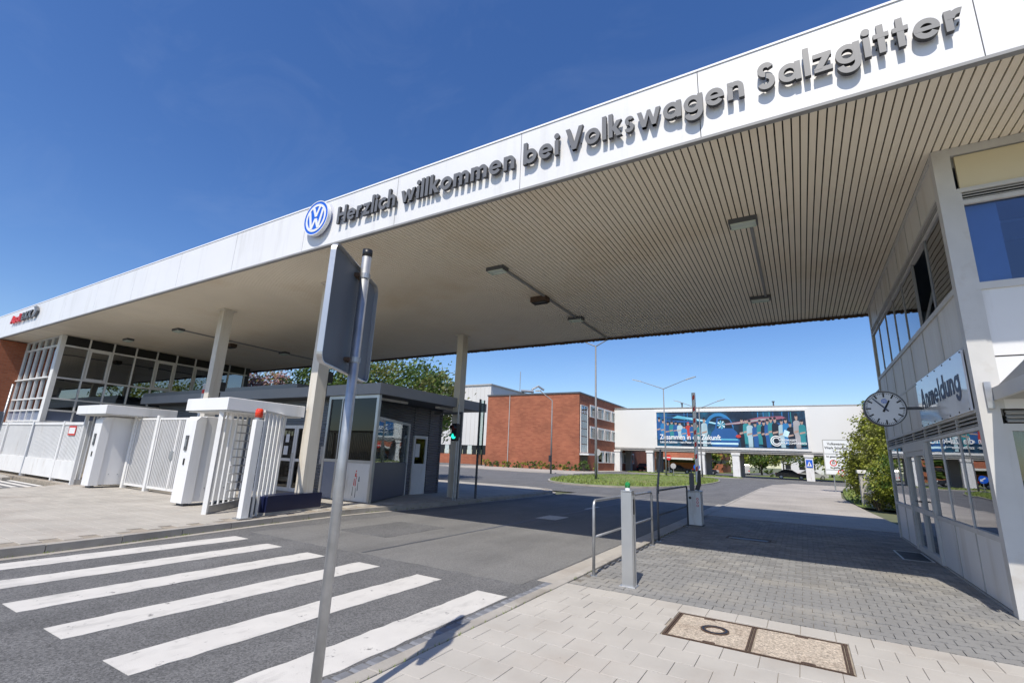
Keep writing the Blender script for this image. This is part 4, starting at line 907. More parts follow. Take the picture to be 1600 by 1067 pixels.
# ================================================================== TURNSTILES, GATE, FENCE
def seg(mb, p, q, w_, z0, z1):
    p, q = Vector(p), Vector(q); d = (q - p).normalized(); n = Vector((-d.y, d.x)) * w_ / 2
    return mb.prism([tuple(p - n), tuple(q - n), tuple(q + n), tuple(p + n)], FZ(0), z0, z1)
def turnstile(lab, roof, cab, line, rotor, z1):
    """full-height rotor turnstile: cabinet, screen of bars, rotor of stacked hoops, flat roof"""
    x0, x1, y0, y1 = roof; t = thing('turnstile', lab, 'turnstile', ((x0 + x1) / 2, (y0 + y1) / 2, K), 'full height turnstiles')
    obj('roof', MB().bbox(x0, x1, y0, y1, z1, z1 + .29, .01), M_white, t); obj('roof_underside', MB().box(x0 + .05, x1 - .05, y0 + .05, y1 - .05, z1 - .03, z1 - .001), M_whitep, t)
    a, b, c, d = cab
    obj('cabinet', MB().bbox(a + .04, b - .03, c + .25, d, K + .1, z1 - .08, .01), M_white, t)
    obj('cabinet_front', MB().prism([(c, K + .07), (c + .249, K + .07), (c + .249, z1 - .1), (c + .09, z1 - .1), (c, z1 - .2)], lambda u, v, dd: (dd, u, v), a, b), M_white, t)
    obj('cabinet_foot', MB().box(a + .1, b - .1, c + .1, c + .2, K, K + .069), M_char, t); obj('cabinet_foot', MB().box(a + .1, b - .1, d - .2, d - .1, K, K + .099), M_char, t)
    yv = lambda z: c; m = (a + b) / 2
    obj('card_reader', MB().box(m - .07, m + .05, yv(1.6) - .03, yv(1.6) + .03, 1.48, 1.86), M_char, t); obj('keypad', MB().box(m - .045, m + .025, yv(1.7) - .037, yv(1.7) - .031, 1.58, 1.76), M_galv, t)
    obj('slot', MB().box(m + .0, m + .05, yv(1.15) - .02, yv(1.15) + .03, 1.12, 1.28), M_black, t)
    for k in range(3): obj('rivet', MB().disc((c + .5 + k * .25, .55), .018, FPX(b - .03), 0, .008, 8), M_galv, t)
    p, q = Vector(line[0]), Vector(line[1])
    obj('post', seg(MB(), p - (q - p).normalized() * .05, p + (q - p).normalized() * .05, .1, K, z1 - .031), M_whitep, t); obj('post', seg(MB(), q - (q - p).normalized() * .05, q + (q - p).normalized() * .05, .1, K, z1 - .031), M_whitep, t)
    e = (q - p).normalized() * .051; obj('sill', seg(MB(), p + e, q - e, .06, K, K + .17), M_alu, t)
    bm = MB().tube([(0, 0, K + .17), (0, 0, z1 - .031)], .024, 8).mesh('bar'); bm.materials.append(M_whitep); n = 7
    for k in range(1, n): w_ = p + (q - p) * k / n; obj('bar', bm, None, t, (w_.x, w_.y, 0))
    rx_, ry_, rr = rotor
    obj('rotor_shaft', MB().tube([(rx_, ry_, K), (rx_, ry_, z1 - .031)], .05, 12), M_galv, t, smooth=True)
    hm = MB().tube([(0, -.06, 0), (rr * .8, -.06, 0), (rr * .96, -.035, 0), (rr, .015, 0), (rr * .96, .065, 0), (rr * .8, .09, 0), (0, .09, 0)], .017, 6).mesh('hoop'); hm.materials.append(M_galv)
    for k in range(10):
        for an in (25, 145, 265): obj('hoop', hm, None, t, (rx_, ry_, K + .25 + k * (z1 - K - .45) / 9.4), (0, 0, radians(an)))
    return t
t1 = turnstile('nearer white full height turnstile with an orange beacon', (-13.15, -11.3, 6.12, 8.15), (-13.95, -13.40, 6.55, 7.9), ((-11.68, 6.24), (-12.95, 7.85)), (-12.2, 7.45, .52), 2.45)
obj('exit_post', MB().bbox(-10.62, -10.46, 6.36, 6.52, K + .02, 2.24, .005), M_whitep, t1); obj('exit_post_foot', MB().box(-10.68, -10.40, 6.30, 6.58, K, K + .02), M_galv, t1)
obj('beacon_socket', MB().disc((-10.54, 6.44), .075, FZ(2.24), 0, .05, 18), M_galv, t1)
obj('beacon', MB().tube([(-10.54, 6.44, 2.29), (-10.54, 6.44, 2.45), (-10.54, 6.44, 2.49)], [.085, .085, .06], 16), M_redlens, t1, smooth=True)
for k in range(6):
    xx, yy = -10.62 - k * .155, 6.68 + k * .2; obj('exit_bar', MB().box(xx - .02, xx + .02, yy - .03, yy + .03, K, 2.42), M_whitep, t1)
obj('exit_rail', seg(MB(), (-10.55, 6.55), (-11.5, 7.78), .08, 2.421, 2.47), M_whitep, t1)
obj('exit_kick_plate', seg(MB(), (-10.60, 6.60), (-10.92, 7.0), .012, K + .02, .55), M_char, t1)
turnstile('farther white full height turnstile by the white fence', (-21.75, -19.35, 6.65, 8.75), (-20.55, -20.0, 6.85, 8.1), ((-21.65, 6.95), (-21.55, 8.3)), (-21.05, 7.55, .5), 2.5)

t = thing('pedestrian_gate', 'white barred pedestrian gate between the two turnstiles', 'gate', (-17, 7.7, K))
gy = 7.75
for x in (-19.8, -18.2, -14.1): obj('post', MB().box(x - .07, x + .07, gy - .07, gy + .07, K, 2.52), M_whitep, t)
gm = MB().box(-.014, .014, -.02, .02, K + .16, 2.38).mesh('bar'); gm.materials.append(M_whitep)
for a, b in ((-19.72, -18.28), (-18.12, -14.18)):
    obj('gate_frame', MB().ringprism([(a, K + .1), (b, K + .1), (b, 2.44), (a, 2.44)], [(a + .05, K + .16), (b - .05, K + .16), (b - .05, 2.38), (a + .05, 2.38)], FY(gy), -.03, .03), M_whitep, t)
    n = int((b - a - .1) / .1)
    for k in range(1, n): obj('bar', gm, None, t, (a + .05 + (b - a - .1) * k / n, gy, 0))
obj('middle_stile', MB().box(-16.86, -16.78, gy - .034, gy + .034, K + .17, 2.37), M_whitep, t)
obj('lock_box', MB().box(-16.98, -16.80, gy - .06, gy - .035, 1.15, 1.4), M_galv, t)
t = thing('roadside_fence', 'white slatted fence on a solid white base left of the turnstiles', 'fence', (-26, 7.1, K))
fy = 7.15
obj('base_wall', MB().box(-36, -21.8, fy - .06, fy + .06, K + .1, .86), M_whitep, t)
obj('top_rail', MB().box(-36, -21.8, fy - .05, fy + .05, 2.16, 2.26), M_whitep, t)
for x in (-21.85, -24.1, -27.4, -30.7, -34): obj('post', MB().box(x - .06, x + .06, fy - .075, fy + .075, K, 2.3), M_whitep, t)
sm = MB().box(-.04, .04, -.02, .02, .861, 2.159).mesh('slat'); sm.materials.append(M_whitep)
for k in range(112):
    x = -21.98 - k * .125
    if min(abs(x - p) for p in (-24.1, -27.4, -30.7, -34)) > .1 and x > -35.9: obj('slat', sm, None, t, (x, fy, 0))
t = thing('fence_notice', 'small red bordered white notice on the white fence', 'notice', (-23.0, fy - .08, 2.0))
obj('plate', MB().box(-23.55, -22.9, fy - .05, fy - .042, 1.78, 2.12), M_red, t); obj('print_area', MB().box(-23.5, -22.95, fy - .053, fy - .0505, 1.84, 2.06), M_signwhite, t)
for (x, y, z1, lab) in ((-18.3, 9.0, 3.75, 'taller white pole with red marks rising behind the far turnstile roof'), (-17.55, 9.05, 3.4, 'shorter white pole rising behind the far turnstile roof')):
    t = thing('raised_pole', lab, 'pole', (x, y, K), 'white poles behind the turnstile')
    obj('tube', MB().tube([(x, y, K), (x, y, z1)], .075, 14), M_whitep, t, smooth=True); obj('cap', MB().disc((x, y), .078, FZ(z1), 0, .02, 14), M_signwhite, t)
    if z1 > 3.6:
        for z in (3.0, 3.42): obj('red_mark', MB().tube([(x, y, z), (x, y, z + .14)], .0765, 14, False), M_red, t)
t = thing('kerb_sign_post', 'slim leaning grey sign post at the left edge before the fence', 'sign', (-27.3, 6.1, 0))
obj('pole', MB().tube([(-27.3, 6.1, 0), (-27.15, 6.1, 3.7)], .038, 12), M_galv, t, smooth=True)
obj('sign_plate', MB().prism(rrect(-.02, .5, 2.0, 2.6, .05), lambda u, v, d: (-27.2 + d, 6.05 - u, v), .02, .035), M_signback, t)
struct('kerb_island', MB().prism(smoothpoly([(-32, 5.9), (-27.0, 5.9), (-26.2, 6.2), (-26.6, 6.75), (-32, 6.85)], 1), FZ(0), -.02, .12), M_kerb)

# ================================================================== OFFICE BUILDING far left
ob = thing('office_building', 'glass fronted brick office building under the left end of the canopy', 'building', (-31, 10, K))
OX, OY, OYE = -28.6, 7.6, 16.3
zr = [K, 2.0, 2.37, 2.86, 3.38, 4.32, 5.80, SOFF - .004]
cy = [OY + .08 + .94 * k for k in range(10)]
FO = FPX(OX)
for zi in range(2, 7): 
    mb = MB(); fbox(mb, FO, OY + .12, OYE, zr[zi] - .035, zr[zi] + .035, -.06, .05); obj('transom', mb, M_whitep, ob)
for y in cy[1:]:
    mb = MB(); fbox(mb, FO, y - .028, y + .028, zr[1], zr[7], -.06, .045); obj('mullion', mb, M_whitep, ob)
obj('corner_post', MB().box(OX - .3, OX + .06, OY - .06, OY + .12, K, SOFF - .004), M_whitep, ob)
for k in range(9):
    for zi in range(2, 7):
        z0, z1 = zr[zi] + .035, zr[zi + 1] - .035
        a, b = cy[k] + .03, cy[k + 1] - .03
        mb = MB(); fbox(mb, FO, a, b, z0, z1, -.03, -.02)
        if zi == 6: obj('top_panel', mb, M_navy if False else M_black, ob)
        elif zi == 2: obj('lower_panel', mb, M_panelblue, ob)
        else: obj('window_pane', mb, G_coat, ob)
        if zi == 5 and k in (1, 4, 6):
            obj('opening_sash', MB().ringprism([(a + .02, z0), (b - .02, z0), (b - .02, z1), (a + .02, z1)], [(a + .1, z0 + .08), (b - .1, z0 + .08), (b - .1, z1 - .08), (a + .1, z1 - .08)], FO, -.015, .035), M_whitep, ob)
obj('lower_wall', MB().box(OX - .1, OX, OY + .12, OYE, K, 2.335), M_whitep, ob)
# short front side
FOY = FY(OY); cx_ = [OX - .3 - .86 * k for k in range(6)]
for zi in range(2, 8):
    z = zr[zi] if zi < 7 else SOFF - .04
    mb = MB(); fbox(mb, FOY, cx_[5], OX - .3, z - .03, z + .03, -.06, .05 if zi != 5 else .12); obj('transom', mb, M_whitep, ob)
for x in cx_[1:]:
    mb = MB(); fbox(mb, FOY, x - .028, x + .028, K, SOFF - .07, -.06, .045); obj('mullion', mb, M_whitep, ob)
for k in range(5):
    for zi in range(2, 7):
        mb = MB(); fbox(mb, FOY, cx_[k + 1] + .03, cx_[k] - .03, zr[zi] + .03, zr[zi + 1] - .03, -.03, -.02)
        obj('window_pane' if zi != 2 else 'lower_panel', mb, G_win if zi != 2 else M_panelblue, ob)
    obj('blind', MB().box(cx_[k + 1] + .05, cx_[k] - .05, OY + .15, OY + .17, 4.4 if k < 3 else 4.5, 5.5 if k % 2 else 5.75), M_cream if k > 2 else M_curtain, ob)
obj('lower_wall', MB().box(cx_[5], OX - .3, OY - .02, OY + .08, K, 2.34), M_whitep, ob)
cv = MB(); V = []
for q in range(31): V += [(OX - .3 + .05 * sin(q * 1.5), OY + .25 + .8 * q / 30, 4.4), (OX - .3 + .05 * sin(q * 1.5), OY + .25 + .8 * q / 30, 5.7)]
obj('curtain', cv.add(V, [(2 * q, 2 * q + 2, 2 * q + 3, 2 * q + 1) for q in range(30)]), M_curtain, ob)
obj('brick_wall', MB().box(-46, cx_[5], OY - 1.0, OY + 3, K, SOFF - .05), M_brick, ob)
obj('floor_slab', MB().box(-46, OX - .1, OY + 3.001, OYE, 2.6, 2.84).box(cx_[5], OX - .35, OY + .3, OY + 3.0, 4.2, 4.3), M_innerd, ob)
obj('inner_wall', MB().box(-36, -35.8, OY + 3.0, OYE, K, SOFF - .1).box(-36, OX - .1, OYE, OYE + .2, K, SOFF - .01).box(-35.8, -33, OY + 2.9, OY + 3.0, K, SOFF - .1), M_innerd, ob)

# ================================================================== BACKGROUND BUILDINGS
bb = thing('brick_office_block', 'three storey red brick block with a blank end wall beyond the road', 'building', (-36, 74, 0))
bx0, bx1, by0, by1, bh = -44.2, -27.8, 66.2, 110, 11.35
obj('wall', MB().box(bx0, bx1, by0, by1, 0, bh), M_brickfar, bb); obj('roof_edge', MB().box(bx0 - .1, bx1 + .12, by0 - .12, by1, bh, bh + .22), M_char, bb)
obj('downpipe', MB().tube([(-39.9, by0 - .08, .1), (-39.9, by0 - .08, bh)], .06, 8), M_louv, bb)
st = obj('stair_window', MB().ringprism([(by0 + .4, 2.7), (by0 + 3.2, 2.7), (by0 + 3.2, 9.7), (by0 + .4, 9.7)], [(by0 + .5, 2.8), (by0 + 3.1, 2.8), (by0 + 3.1, 9.6), (by0 + .5, 9.6)], FPX(bx1), 0, .12), M_whitep, bb)
for r in range(6):
    for c in range(3):
        y = by0 + .5 + c * .867; z = 2.8 + r * 1.133
        obj('pane', MB().box(bx1 + .02, bx1 + .05, y + .04, y + .83, z + .05, z + 1.09), M_curtain if r < 5 else G_blue, st)
obj('door_recess', MB().box(bx1 + .005, bx1 + .06, by0 + .4, by0 + 3.2, .1, 2.3), M_black, bb)
for r, z in enumerate((1.3, 4.9, 8.2)):
    for c in range(7):
        y = by0 + 4.2 + c * 3.3
        if r == 0 and c == 0: continue
        wf = obj('window', MB().ringprism([(y, z), (y + 2.9, z), (y + 2.9, z + 1.9), (y, z + 1.9)], [(y + .12, z + .12), (y + 2.78, z + .12), (y + 2.78, z + 1.62), (y + .12, z + 1.62)], FPX(bx1), -.02, .1), M_whitep, bb)
        for q in range(3):
            yy = y + .12 + q * .887; obj('pane', MB().box(bx1 + .01, bx1 + .04, yy + .03, yy + .86, z + .13, z + 1.6), G_dark if (q + c) % 3 else M_curtain, wf)
obj('entrance_canopy_slab', MB().box(bx1, bx1 + 1.4, by0 + .2, by0 + 3.6, 2.35, 2.6), M_whitep, bb)
hl = thing('white_hall', 'large white sheet metal hall behind the brick block', 'building', (-65, 90, 0))
obj('wall', MB().box(-110, -51.5, 78, 140, 3.6, 15.3), M_hall, hl); obj('roof_edge', MB().box(-110.2, -51.3, 77.8, 140, 15.3, 15.55), M_louv, hl)
rb_ = MB()
for k in range(58): rb_.box(-109 + k, -108.94 + k, 77.93, 77.999, 3.7, 15.2)
obj('sheet_seam', rb_, M_hall, hl)
obj('brick_base', MB().box(-110, -51.6, 78.1, 139, 0, 1.9), M_brickfar, hl)
for k in range(34): obj('window_band', MB().box(-90 + k * 1.12, -89 + k * 1.12, 78.05, 78.12, 1.901, 3.599), M_black if k % 5 else M_curtain, hl)
obj('mast', MB().tube([(-53, 92, 15.5), (-53, 92, 20.5)], .09, 6), M_galv, hl)
obj('roof_pipe', MB().tube([(-52, 96, 15.5), (-52, 96, 17), (-51, 97, 17.8), (-50, 98, 17)], .25, 8), M_galv, hl)
obj('roof_duct', MB().tube([(-51.5, 90, 15.8), (-49.5, 92, 15.8)], .3, 8), M_galv, hl)

br = thing('skywalk_bridge', 'white enclosed bridge on pillars across the works road', 'bridge', (-10, 82, 0))
BYF = 82.0
prb = [(-27.7, 3.75), (8.6, 3.95), (9.1, 10.75), (-27.7, 10.35)]
obj('body', MB().prism([(-27.75, 3.95), (7.2, 3.95), (7.9, 10.6), (-27.75, 10.45)], FY(BYF), -7.5, 0), M_bridge, br)
obj('bottom_beam', MB().box(-27.7, 7.2, BYF + .05, BYF + 7.4, 3.6, 3.949), M_conc, br); obj('lower_rail', MB().box(-27.7, 7.2, BYF - .06, BYF - .002, 3.86, 4.08), M_louv, br)
obj('parapet', MB().box(-27.7, 7.85, BYF - .05, BYF + 7.4, 10.61, 10.75), M_louv, br)
obj('end_slope', MB().prism([(7.21, 3.95), (9.2, 3.95), (8.5, 10.6), (7.91, 10.6)], FY(BYF + .8), -6, 0), M_hall, br)
for x in (-27.3, -21.7, -13.6, -8.6, .95):
    obj('pillar', MB().box(x - .5, x + .5, BYF - .2, BYF + .9, 0, 3.3).box(x - .62, x + .62, BYF - .3, BYF + 1.0, 3.301, 3.599), M_whitep, br); obj('pillar', MB().box(x - .5, x + .5, BYF + 6, BYF + 7, 0, 3.599), M_conc, br)
for x in (-16.2, -2.9): obj('roof_lamp', MB().box(x - .1, x + .1, BYF - .02, BYF + .2, 10.751, 11.3).box(x - .2, x + .2, BYF - .1, BYF + .1, 11.301, 11.45), M_char, br)
# printed poster on the bridge
po = thing('billboard_poster', 'wide dark blue billboard with staff portraits on the white bridge', 'billboard', (-9.5, BYF, 4.4))
U0, U1, V0, V1 = -20.4, 1.05, 4.42, 9.95
def img(name, col, **k): return pm(name, col, .45, var=k.get('var', .15), scale=k.get('scale', .6))
I_bg = pm('print_background', (.012, .035, .075), .4, var=.5, scale=.35, dirt=(.015, .14, .24), dscale=.35, dlo=.45, dhi=.72)
obj('frame', MB().ringprism([(U0 - .35, V0 - .3), (U1 + .35, V0 - .3), (U1 + .35, V1 + .32), (U0 - .35, V1 + .32)], [(U0, V0), (U1, V0), (U1, V1), (U0, V1)], FY(BYF), .0, .18), M_whitep, po)
bdp = obj('print', MB().prism([(U0, V0), (U1, V0), (U1, V1), (U0, V1)], FY(BYF), .06, .1), I_bg, po)
FP = FY(BYF); PW, PH = U1 - U0, V1 - V0
def PU(u, v): return (U0 + u * PW, V0 + v * PH)
lay = [.101]
def pr(name, pts, mat):
    lay[0] += .0011; return obj(name, MB().prism([PU(*p) for p in pts], FP, lay[0] - .0008, lay[0]), mat, bdp)
def ell(cu, cv, ru, rv, n=20): return [(cu + ru * cos(2 * pi * k / n), cv + rv * sin(2 * pi * k / n)) for k in range(n)]
I_cy = img('print_cyan', (.12, .45, .62)); I_lc = img('print_light_cyan', (.55, .78, .86)); I_bl = img('print_blue', (.02, .10, .30)); I_b2 = img('print_mid_blue', (.03, .2, .45)); I_pk = img('print_pink', (.28, .10, .15))
I_skin = img('print_skin', (.42, .29, .24)); I_wh = img('print_white', (.40, .55, .60)); I_dk = img('print_dark', (.01, .016, .03)); I_rd = img('print_red', (.5, .05, .04)); I_te = img('print_teal', (.03, .24, .27)); I_gy = img('print_grey', (.38, .37, .38))
random.seed(31)
for k in range(16):
    u = random.uniform(.0, .3) if k < 8 else random.uniform(.68, .98); pr('print_structure', [(u, .35), (u + .004, .35), (u + .006, .97), (u + .001, .97)], random.choice((I_b2, I_te, I_bl)))
for k in range(9):
    v = random.uniform(.6, .95); u = random.choice((.0, .7)); pr('print_structure', [(u, v), (u + .28, v - .03), (u + .28, v - .01), (u, v + .02)], I_bl)
pr('print_light_trail', [(.12, .83), (.3, .74), (.45, .62), (.46, .66), (.3, .8), (.16, .9)], I_cy); pr('print_light_trail', [(.2, .84), (.34, .74), (.455, .63), (.455, .65), (.33, .78)], I_lc)
lay[0] += .0011
o_ = obj('print_wheel', MB().ringprism([PU(.45 + .10 * cos(a), .5 + .46 * sin(a)) for a in [pi * k / 24 for k in range(25)]], [PU(.45 + .078 * cos(a), .5 + .37 * sin(a)) for a in [pi * k / 24 for k in range(25)]], FP, lay[0] - .0008, lay[0], closed=False), I_b2, bdp)
pr('print_car', [(.40, .02), (.57, .02), (.585, .2), (.57, .42), (.55, .5), (.53, .76), (.5, .82), (.44, .82), (.42, .5), (.4, .42), (.385, .2)], I_bl)
pr('print_car_window', [(.435, .53), (.545, .53), (.525, .76), (.50, .79), (.45, .79)], I_dk)
pr('print_bumper', [(.395, .2), (.575, .2), (.575, .24), (.395, .24)], I_cy); pr('print_bumper', [(.39, .08), (.575, .08), (.572, .13), (.393, .13)], I_lc)
for k in range(8):
    a = k * .78; pr('print_splash', [(.468, .63), (.468 + .03 * cos(a), .63 + .13 * sin(a)), (.468 + .026 * cos(a + .5), .63 + .10 * sin(a + .5))], I_lc if k % 2 else I_cy)
pr('print_light_trail', [(.49, .66), (.6, .72), (.72, .84), (.86, .86), (.89, .80), (.74, .72), (.62, .66), (.5, .62)], I_pk); pr('print_light_trail', [(.49, .65), (.6, .70), (.72, .79), (.84, .82), (.73, .74), (.6, .67), (.5, .63)], I_gy)
def fig(u, base, h, top, wid=.018, crossed=True, hair=None):
    """one printed portrait: body, arms, neck and head"""
    hd = h * .16; sh = base + h * .78
    pr('print_body', [(u - wid * .75, base), (u + wid * .75, base), (u + wid * .85, base + h * .35), (u + wid * 1.25, base + h * .45), (u + wid * 1.1, sh - .02), (u + wid * .5, sh + .02), (u - wid * .5, sh + .02), (u - wid * 1.1, sh - .02), (u - wid * 1.25, base + h * .45), (u - wid * .85, base + h * .35)], top)
    if crossed: pr('print_arm', [(u - wid, base + h * .42), (u + wid * .9, base + h * .47), (u + wid * .9, base + h * .53), (u - wid, base + h * .49)], I_skin)
    pr('print_head', ell(u, sh + hd * .75, .0085, hd * .62, 14), I_skin)
    pr('print_hair', ell(u, sh + hd * 1.15, .0088, hd * .3, 12), hair or I_dk)
crowd = [(.02, .18, .66, I_bl), (.05, .2, .58, I_b2), (.085, .16, .56, I_bl), (.115, .2, .54, I_te), (.145, .22, .5, I_bl), (.175, .24, .46, I_wh), (.235, .22, .48, I_rd, .016, False, I_rd), (.265, .2, .46, I_bl), (.205, .16, .44, I_b2), (.30, .1, .56, I_te), (.35, .02, .82, I_wh),
         (.605, .02, .8, I_dk), (.632, .1, .7, I_te), (.655, .02, .74, I_wh), (.69, .02, .68, I_bl), (.72, .1, .66, I_te), (.745, .06, .68, I_dk), (.768, .02, .76, I_bl), (.79, .1, .72, I_te), (.815, .05, .78, I_dk), (.855, .02, .76, I_wh), (.88, .1, .7, I_b2), (.905, .02, .68, I_dk), (.945, .02, .9, I_gy), (.975, .1, .66, I_te)]
for a in crowd: fig(*a)
pr('print_folder', [(.855, .34), (.885, .3), (.90, .44), (.87, .5)], I_lc)
pr('print_tail_light', ell(.578, .31, .017, .045), I_rd)
for s_, sz, uu, vv, bo in (('Zusammen in die Zukunft', 1.12, .024, .20, .02), ('Leitwerk Salzgitter – vom Motor- zum Batteriewerk', .52, .024, .09, .01)):
    lay[0] += .002; x_, z_ = PU(uu, vv); me = text_mesh(s_, sz, FP, lay[0] - .001, lay[0], x_, z_, sx=.80 if sz > 1 else .72, bold=bo); obj('print_lettering', me, M_txtwhite, bdp)
for rr in (.62, .42):
    lay[0] += .002; A = [radians(40 + 280 * k / 30) for k in range(31)]; cxp, czp = PU(.815, .2)
    obj('print_c_mark', MB().ringprism([(cxp + rr * 1.25 * cos(a), czp + rr * 1.25 * sin(a)) for a in A], [(cxp + (rr - .11) * 1.25 * cos(a), czp + (rr - .11) * 1.25 * sin(a)) for a in A], FP, lay[0] - .001, lay[0], closed=False), M_txtwhite, bdp)
for s_, vv in (('VOLKSWAGEN', .20), ('GROUP COMPONENTS', .12)):
    lay[0] += .002; x_, z_ = PU(.828, vv); me = text_mesh(s_, .40, FP, lay[0] - .001, lay[0], x_, z_, sx=.85, bold=.01); obj('print_lettering', me, M_txtwhite, bdp)

rbk = thing('far_brick_building', 'red brick building with stepped roof behind the reception', 'building', (12, 72, 0))
obj('wall', MB().box(8.9, 24, 64, 110, 0, 11.2).box(9.6, 24, 55, 63.99, 0, 12.2), M_brickfar, rbk); obj('roof_edge', MB().box(8.8, 24, 64, 110, 11.201, 11.4).box(9.5, 24, 54.9, 63.9, 12.201, 12.4), M_char, rbk)
for r, z in enumerate((1.6, 5.0, 8.3)):
    for c in range(6):
        y = 65 + c * 3.2; wf = obj('window', MB().ringprism([(y, z), (y + 2.6, z), (y + 2.6, z + 1.9), (y, z + 1.9)], [(y + .12, z + .12), (y + 2.48, z + .12), (y + 2.48, z + 1.78), (y + .12, z + 1.78)], FX(8.9), -.02, .1), M_whitep, rbk)
        obj('pane', MB().box(8.86, 8.89, y + .12, y + 2.48, z + .12, z + 1.78), G_dark, wf)
obj('downpipe', MB().tube([(9.5, 56, 0), (9.5, 56, 12.2)], .09, 8), M_signwhite, rbk)
fb = thing('distant_works_hall', 'low distant brick and white works hall seen below the bridge', 'building', (-40, 125, 0))
obj('wall', MB().box(-70, -16, 125, 140, 0, 2.0), M_brickfar, fb); obj('window_strip', MB().box(-70, -16.2, 125.05, 139, 2.0, 3.0), M_dark, fb); obj('upper_wall', MB().box(-70, -16, 125, 140, 3.0, 6.0), M_brickfar, fb); obj('awning', MB().box(-60, -20, 122, 124.99, 2.7, 3.1), M_whitep, fb)
fb2 = thing('distant_white_house', 'small pale building at the far end of the works road', 'building', (-1, 190, 0))
obj('wall', MB().box(-6, 6, 190, 200, 0, 5), M_hall, fb2); obj('roof', MB().prism([(-6.5, 5.001), (6.5, 5.001), (0, 8)], FY(189.5), -11, 0), M_louv, fb2)
for x in (-4, 0, 3): obj('window', MB().box(x - .8, x + .8, 189.94, 189.99, 1.4, 3.2), M_black, fb2)

# ================================================================== LAMPS, SIGNS, CARS beyond
def lamp2(x, y, h, span, lab):
    t = thing('street_lamp', lab, 'street lamp', (x, y, 0), 'double armed street lamps')
    obj('pole', MB().tube([(x, y, 0), (x, y, h * .25), (x, y, h - .35)], [.12, .10, .06], 12), M_mast, t, smooth=True); obj('base_door', MB().box(x - .05, x + .05, y - .14, y - .1, .5, 1.0), M_char, t)
    for s in (-1, 1):
        obj('arm', MB().tube([(x, y, h - .4), (x + s * span * .75, y, h + span * .18)], [.05, .035], 8), M_mast, t)
        obj('lamp_head', MB().prism([(0, -.03), (span * .3, .02), (span * .31, .09), (0, .08)], lambda u, v, d: (x + s * (span * .73 + u), y + d, h + span * .17 + v + u * .24), -.14, .14), M_louv, t)
lamp2(-14.43, 37.9, 11.6, 2.3, 'tall street lamp on the near edge of the grass island')
lamp2(-14.6, 62.6, 11.4, 3.9, 'tall double armed street lamp farther down the grass island')
lamp2(-12.1, 73.0, 9.9, 3.4, 'double armed street lamp directly before the billboard')
t = thing('street_lamp', 'single armed street lamp before the blank brick wall', 'street lamp', (-20.0, 41.1, 0))
x, y = -20.0, 49.8; x = -24.3
obj('pole', MB().tube([(x, y, 0), (x, y, 8.2)], [.1, .06], 10), M_mast, t, smooth=True); obj('arm', MB().tube([(x, y, 8.2), (x - 1.5, y - .2, 9.35)], .05, 8), M_mast, t); obj('lamp_head', MB().box(x - 2.1, x - 1.4, y - .35, y - .05, 9.3, 9.42), M_louv, t); obj('cabinet', MB().box(x - .2, x + .05, y - .25, y - .09, 1.3, 2.0), M_dark, t)
t['label'] = 'single armed street lamp before the blank brick wall'; t.location = (x, y, 0)
for ch in t.children: setp(ch, t)

def round_sign(x, y, h, R, kind, lab):
    t = thing('traffic_sign', lab, 'sign', (x, y, 0))
    obj('pole', MB().tube([(x, y, 0), (x, y, h)], .04, 8), M_galv, t)
    fn = FY(y - .05)
    if kind == 'noentry':
        obj('disc', MB().disc((x, h - R), R, fn, 0, .02, 28), M_red, t); obj('bar', MB().box(x - R * .7, x + R * .7, y - .075, y - .0705, h - R - R * .16, h - R + R * .16), M_signwhite, t)
    elif kind == 'blue':
        obj('disc', MB().disc((x, h - R), R, fn, 0, .02, 28), M_blue, t); obj('arrow', MB().prism([(x - R * .6, h - R + R * .35), (x + R * .1, h - R - R * .2), (x - R * .1, h - R - R * .42), (x + R * .6, h - R - R * .5), (x + R * .5, h - R + R * .2), (x + R * .3, h - R), (x - R * .4, h - R + R * .55)], fn, .0205, .024), M_signwhite, t)
    else: obj('disc', MB().disc((x, h - R), R, fn, 0, .02, 28), M_louv, t)
round_sign(-18.2, 80.0, 3.0, .42, 'noentry', 'red no entry sign on a post below the bridge')
round_sign(-12.6, 72.0, 1.75, .42, 'blue', 'round blue keep right arrow sign near the bridge')
round_sign(-20.9, 55.5, 3.0, .4, 'back', 'round grey sign back on a post before the brick corner')
round_sign(-15.9, 72.6, 1.7, .38, 'back', 'round grey sign back on the second grass island')
t = thing('crossing_sign', 'square blue pedestrian crossing sign on the bridge pillar', 'sign', (.95, BYF, 2))
obj('plate', MB().box(.55, 1.35, BYF - .27, BYF - .21, 1.9, 2.95), M_blue, t); obj('triangle', MB().prism([(.65, 2.05), (1.25, 2.05), (.95, 2.75)], FY(BYF - .27), 0, .01), M_signwhite, t); obj('figure', MB().prism([(.9, 2.12), (1.0, 2.12), (1.0, 2.4), (.95, 2.55), (.9, 2.4)], FY(BYF - .28), 0, .01), M_black, t)
t = thing('plant_notice_board', 'white notice board of plant rules on two posts beside the shrubs', 'sign', (2.45, 46, 0))
nx, ny = 2.45, 46.0
obj('board', MB().prism(rrect(nx - .85, nx + .85, 1.35, 3.95, .06), FY(ny), 0, .05), M_signwhite, t); obj('board_edge', MB().ringprism(rrect(nx - .9, nx + .9, 1.3, 4.0, .06), rrect(nx - .84, nx + .84, 1.36, 3.94, .05), FY(ny), -.02, .06), M_louv, t)
for x in (nx - .35, nx + .35): obj('post', MB().tube([(x, ny + .08, 0), (x, ny + .08, 3.9)], .045, 8), M_galv, t)
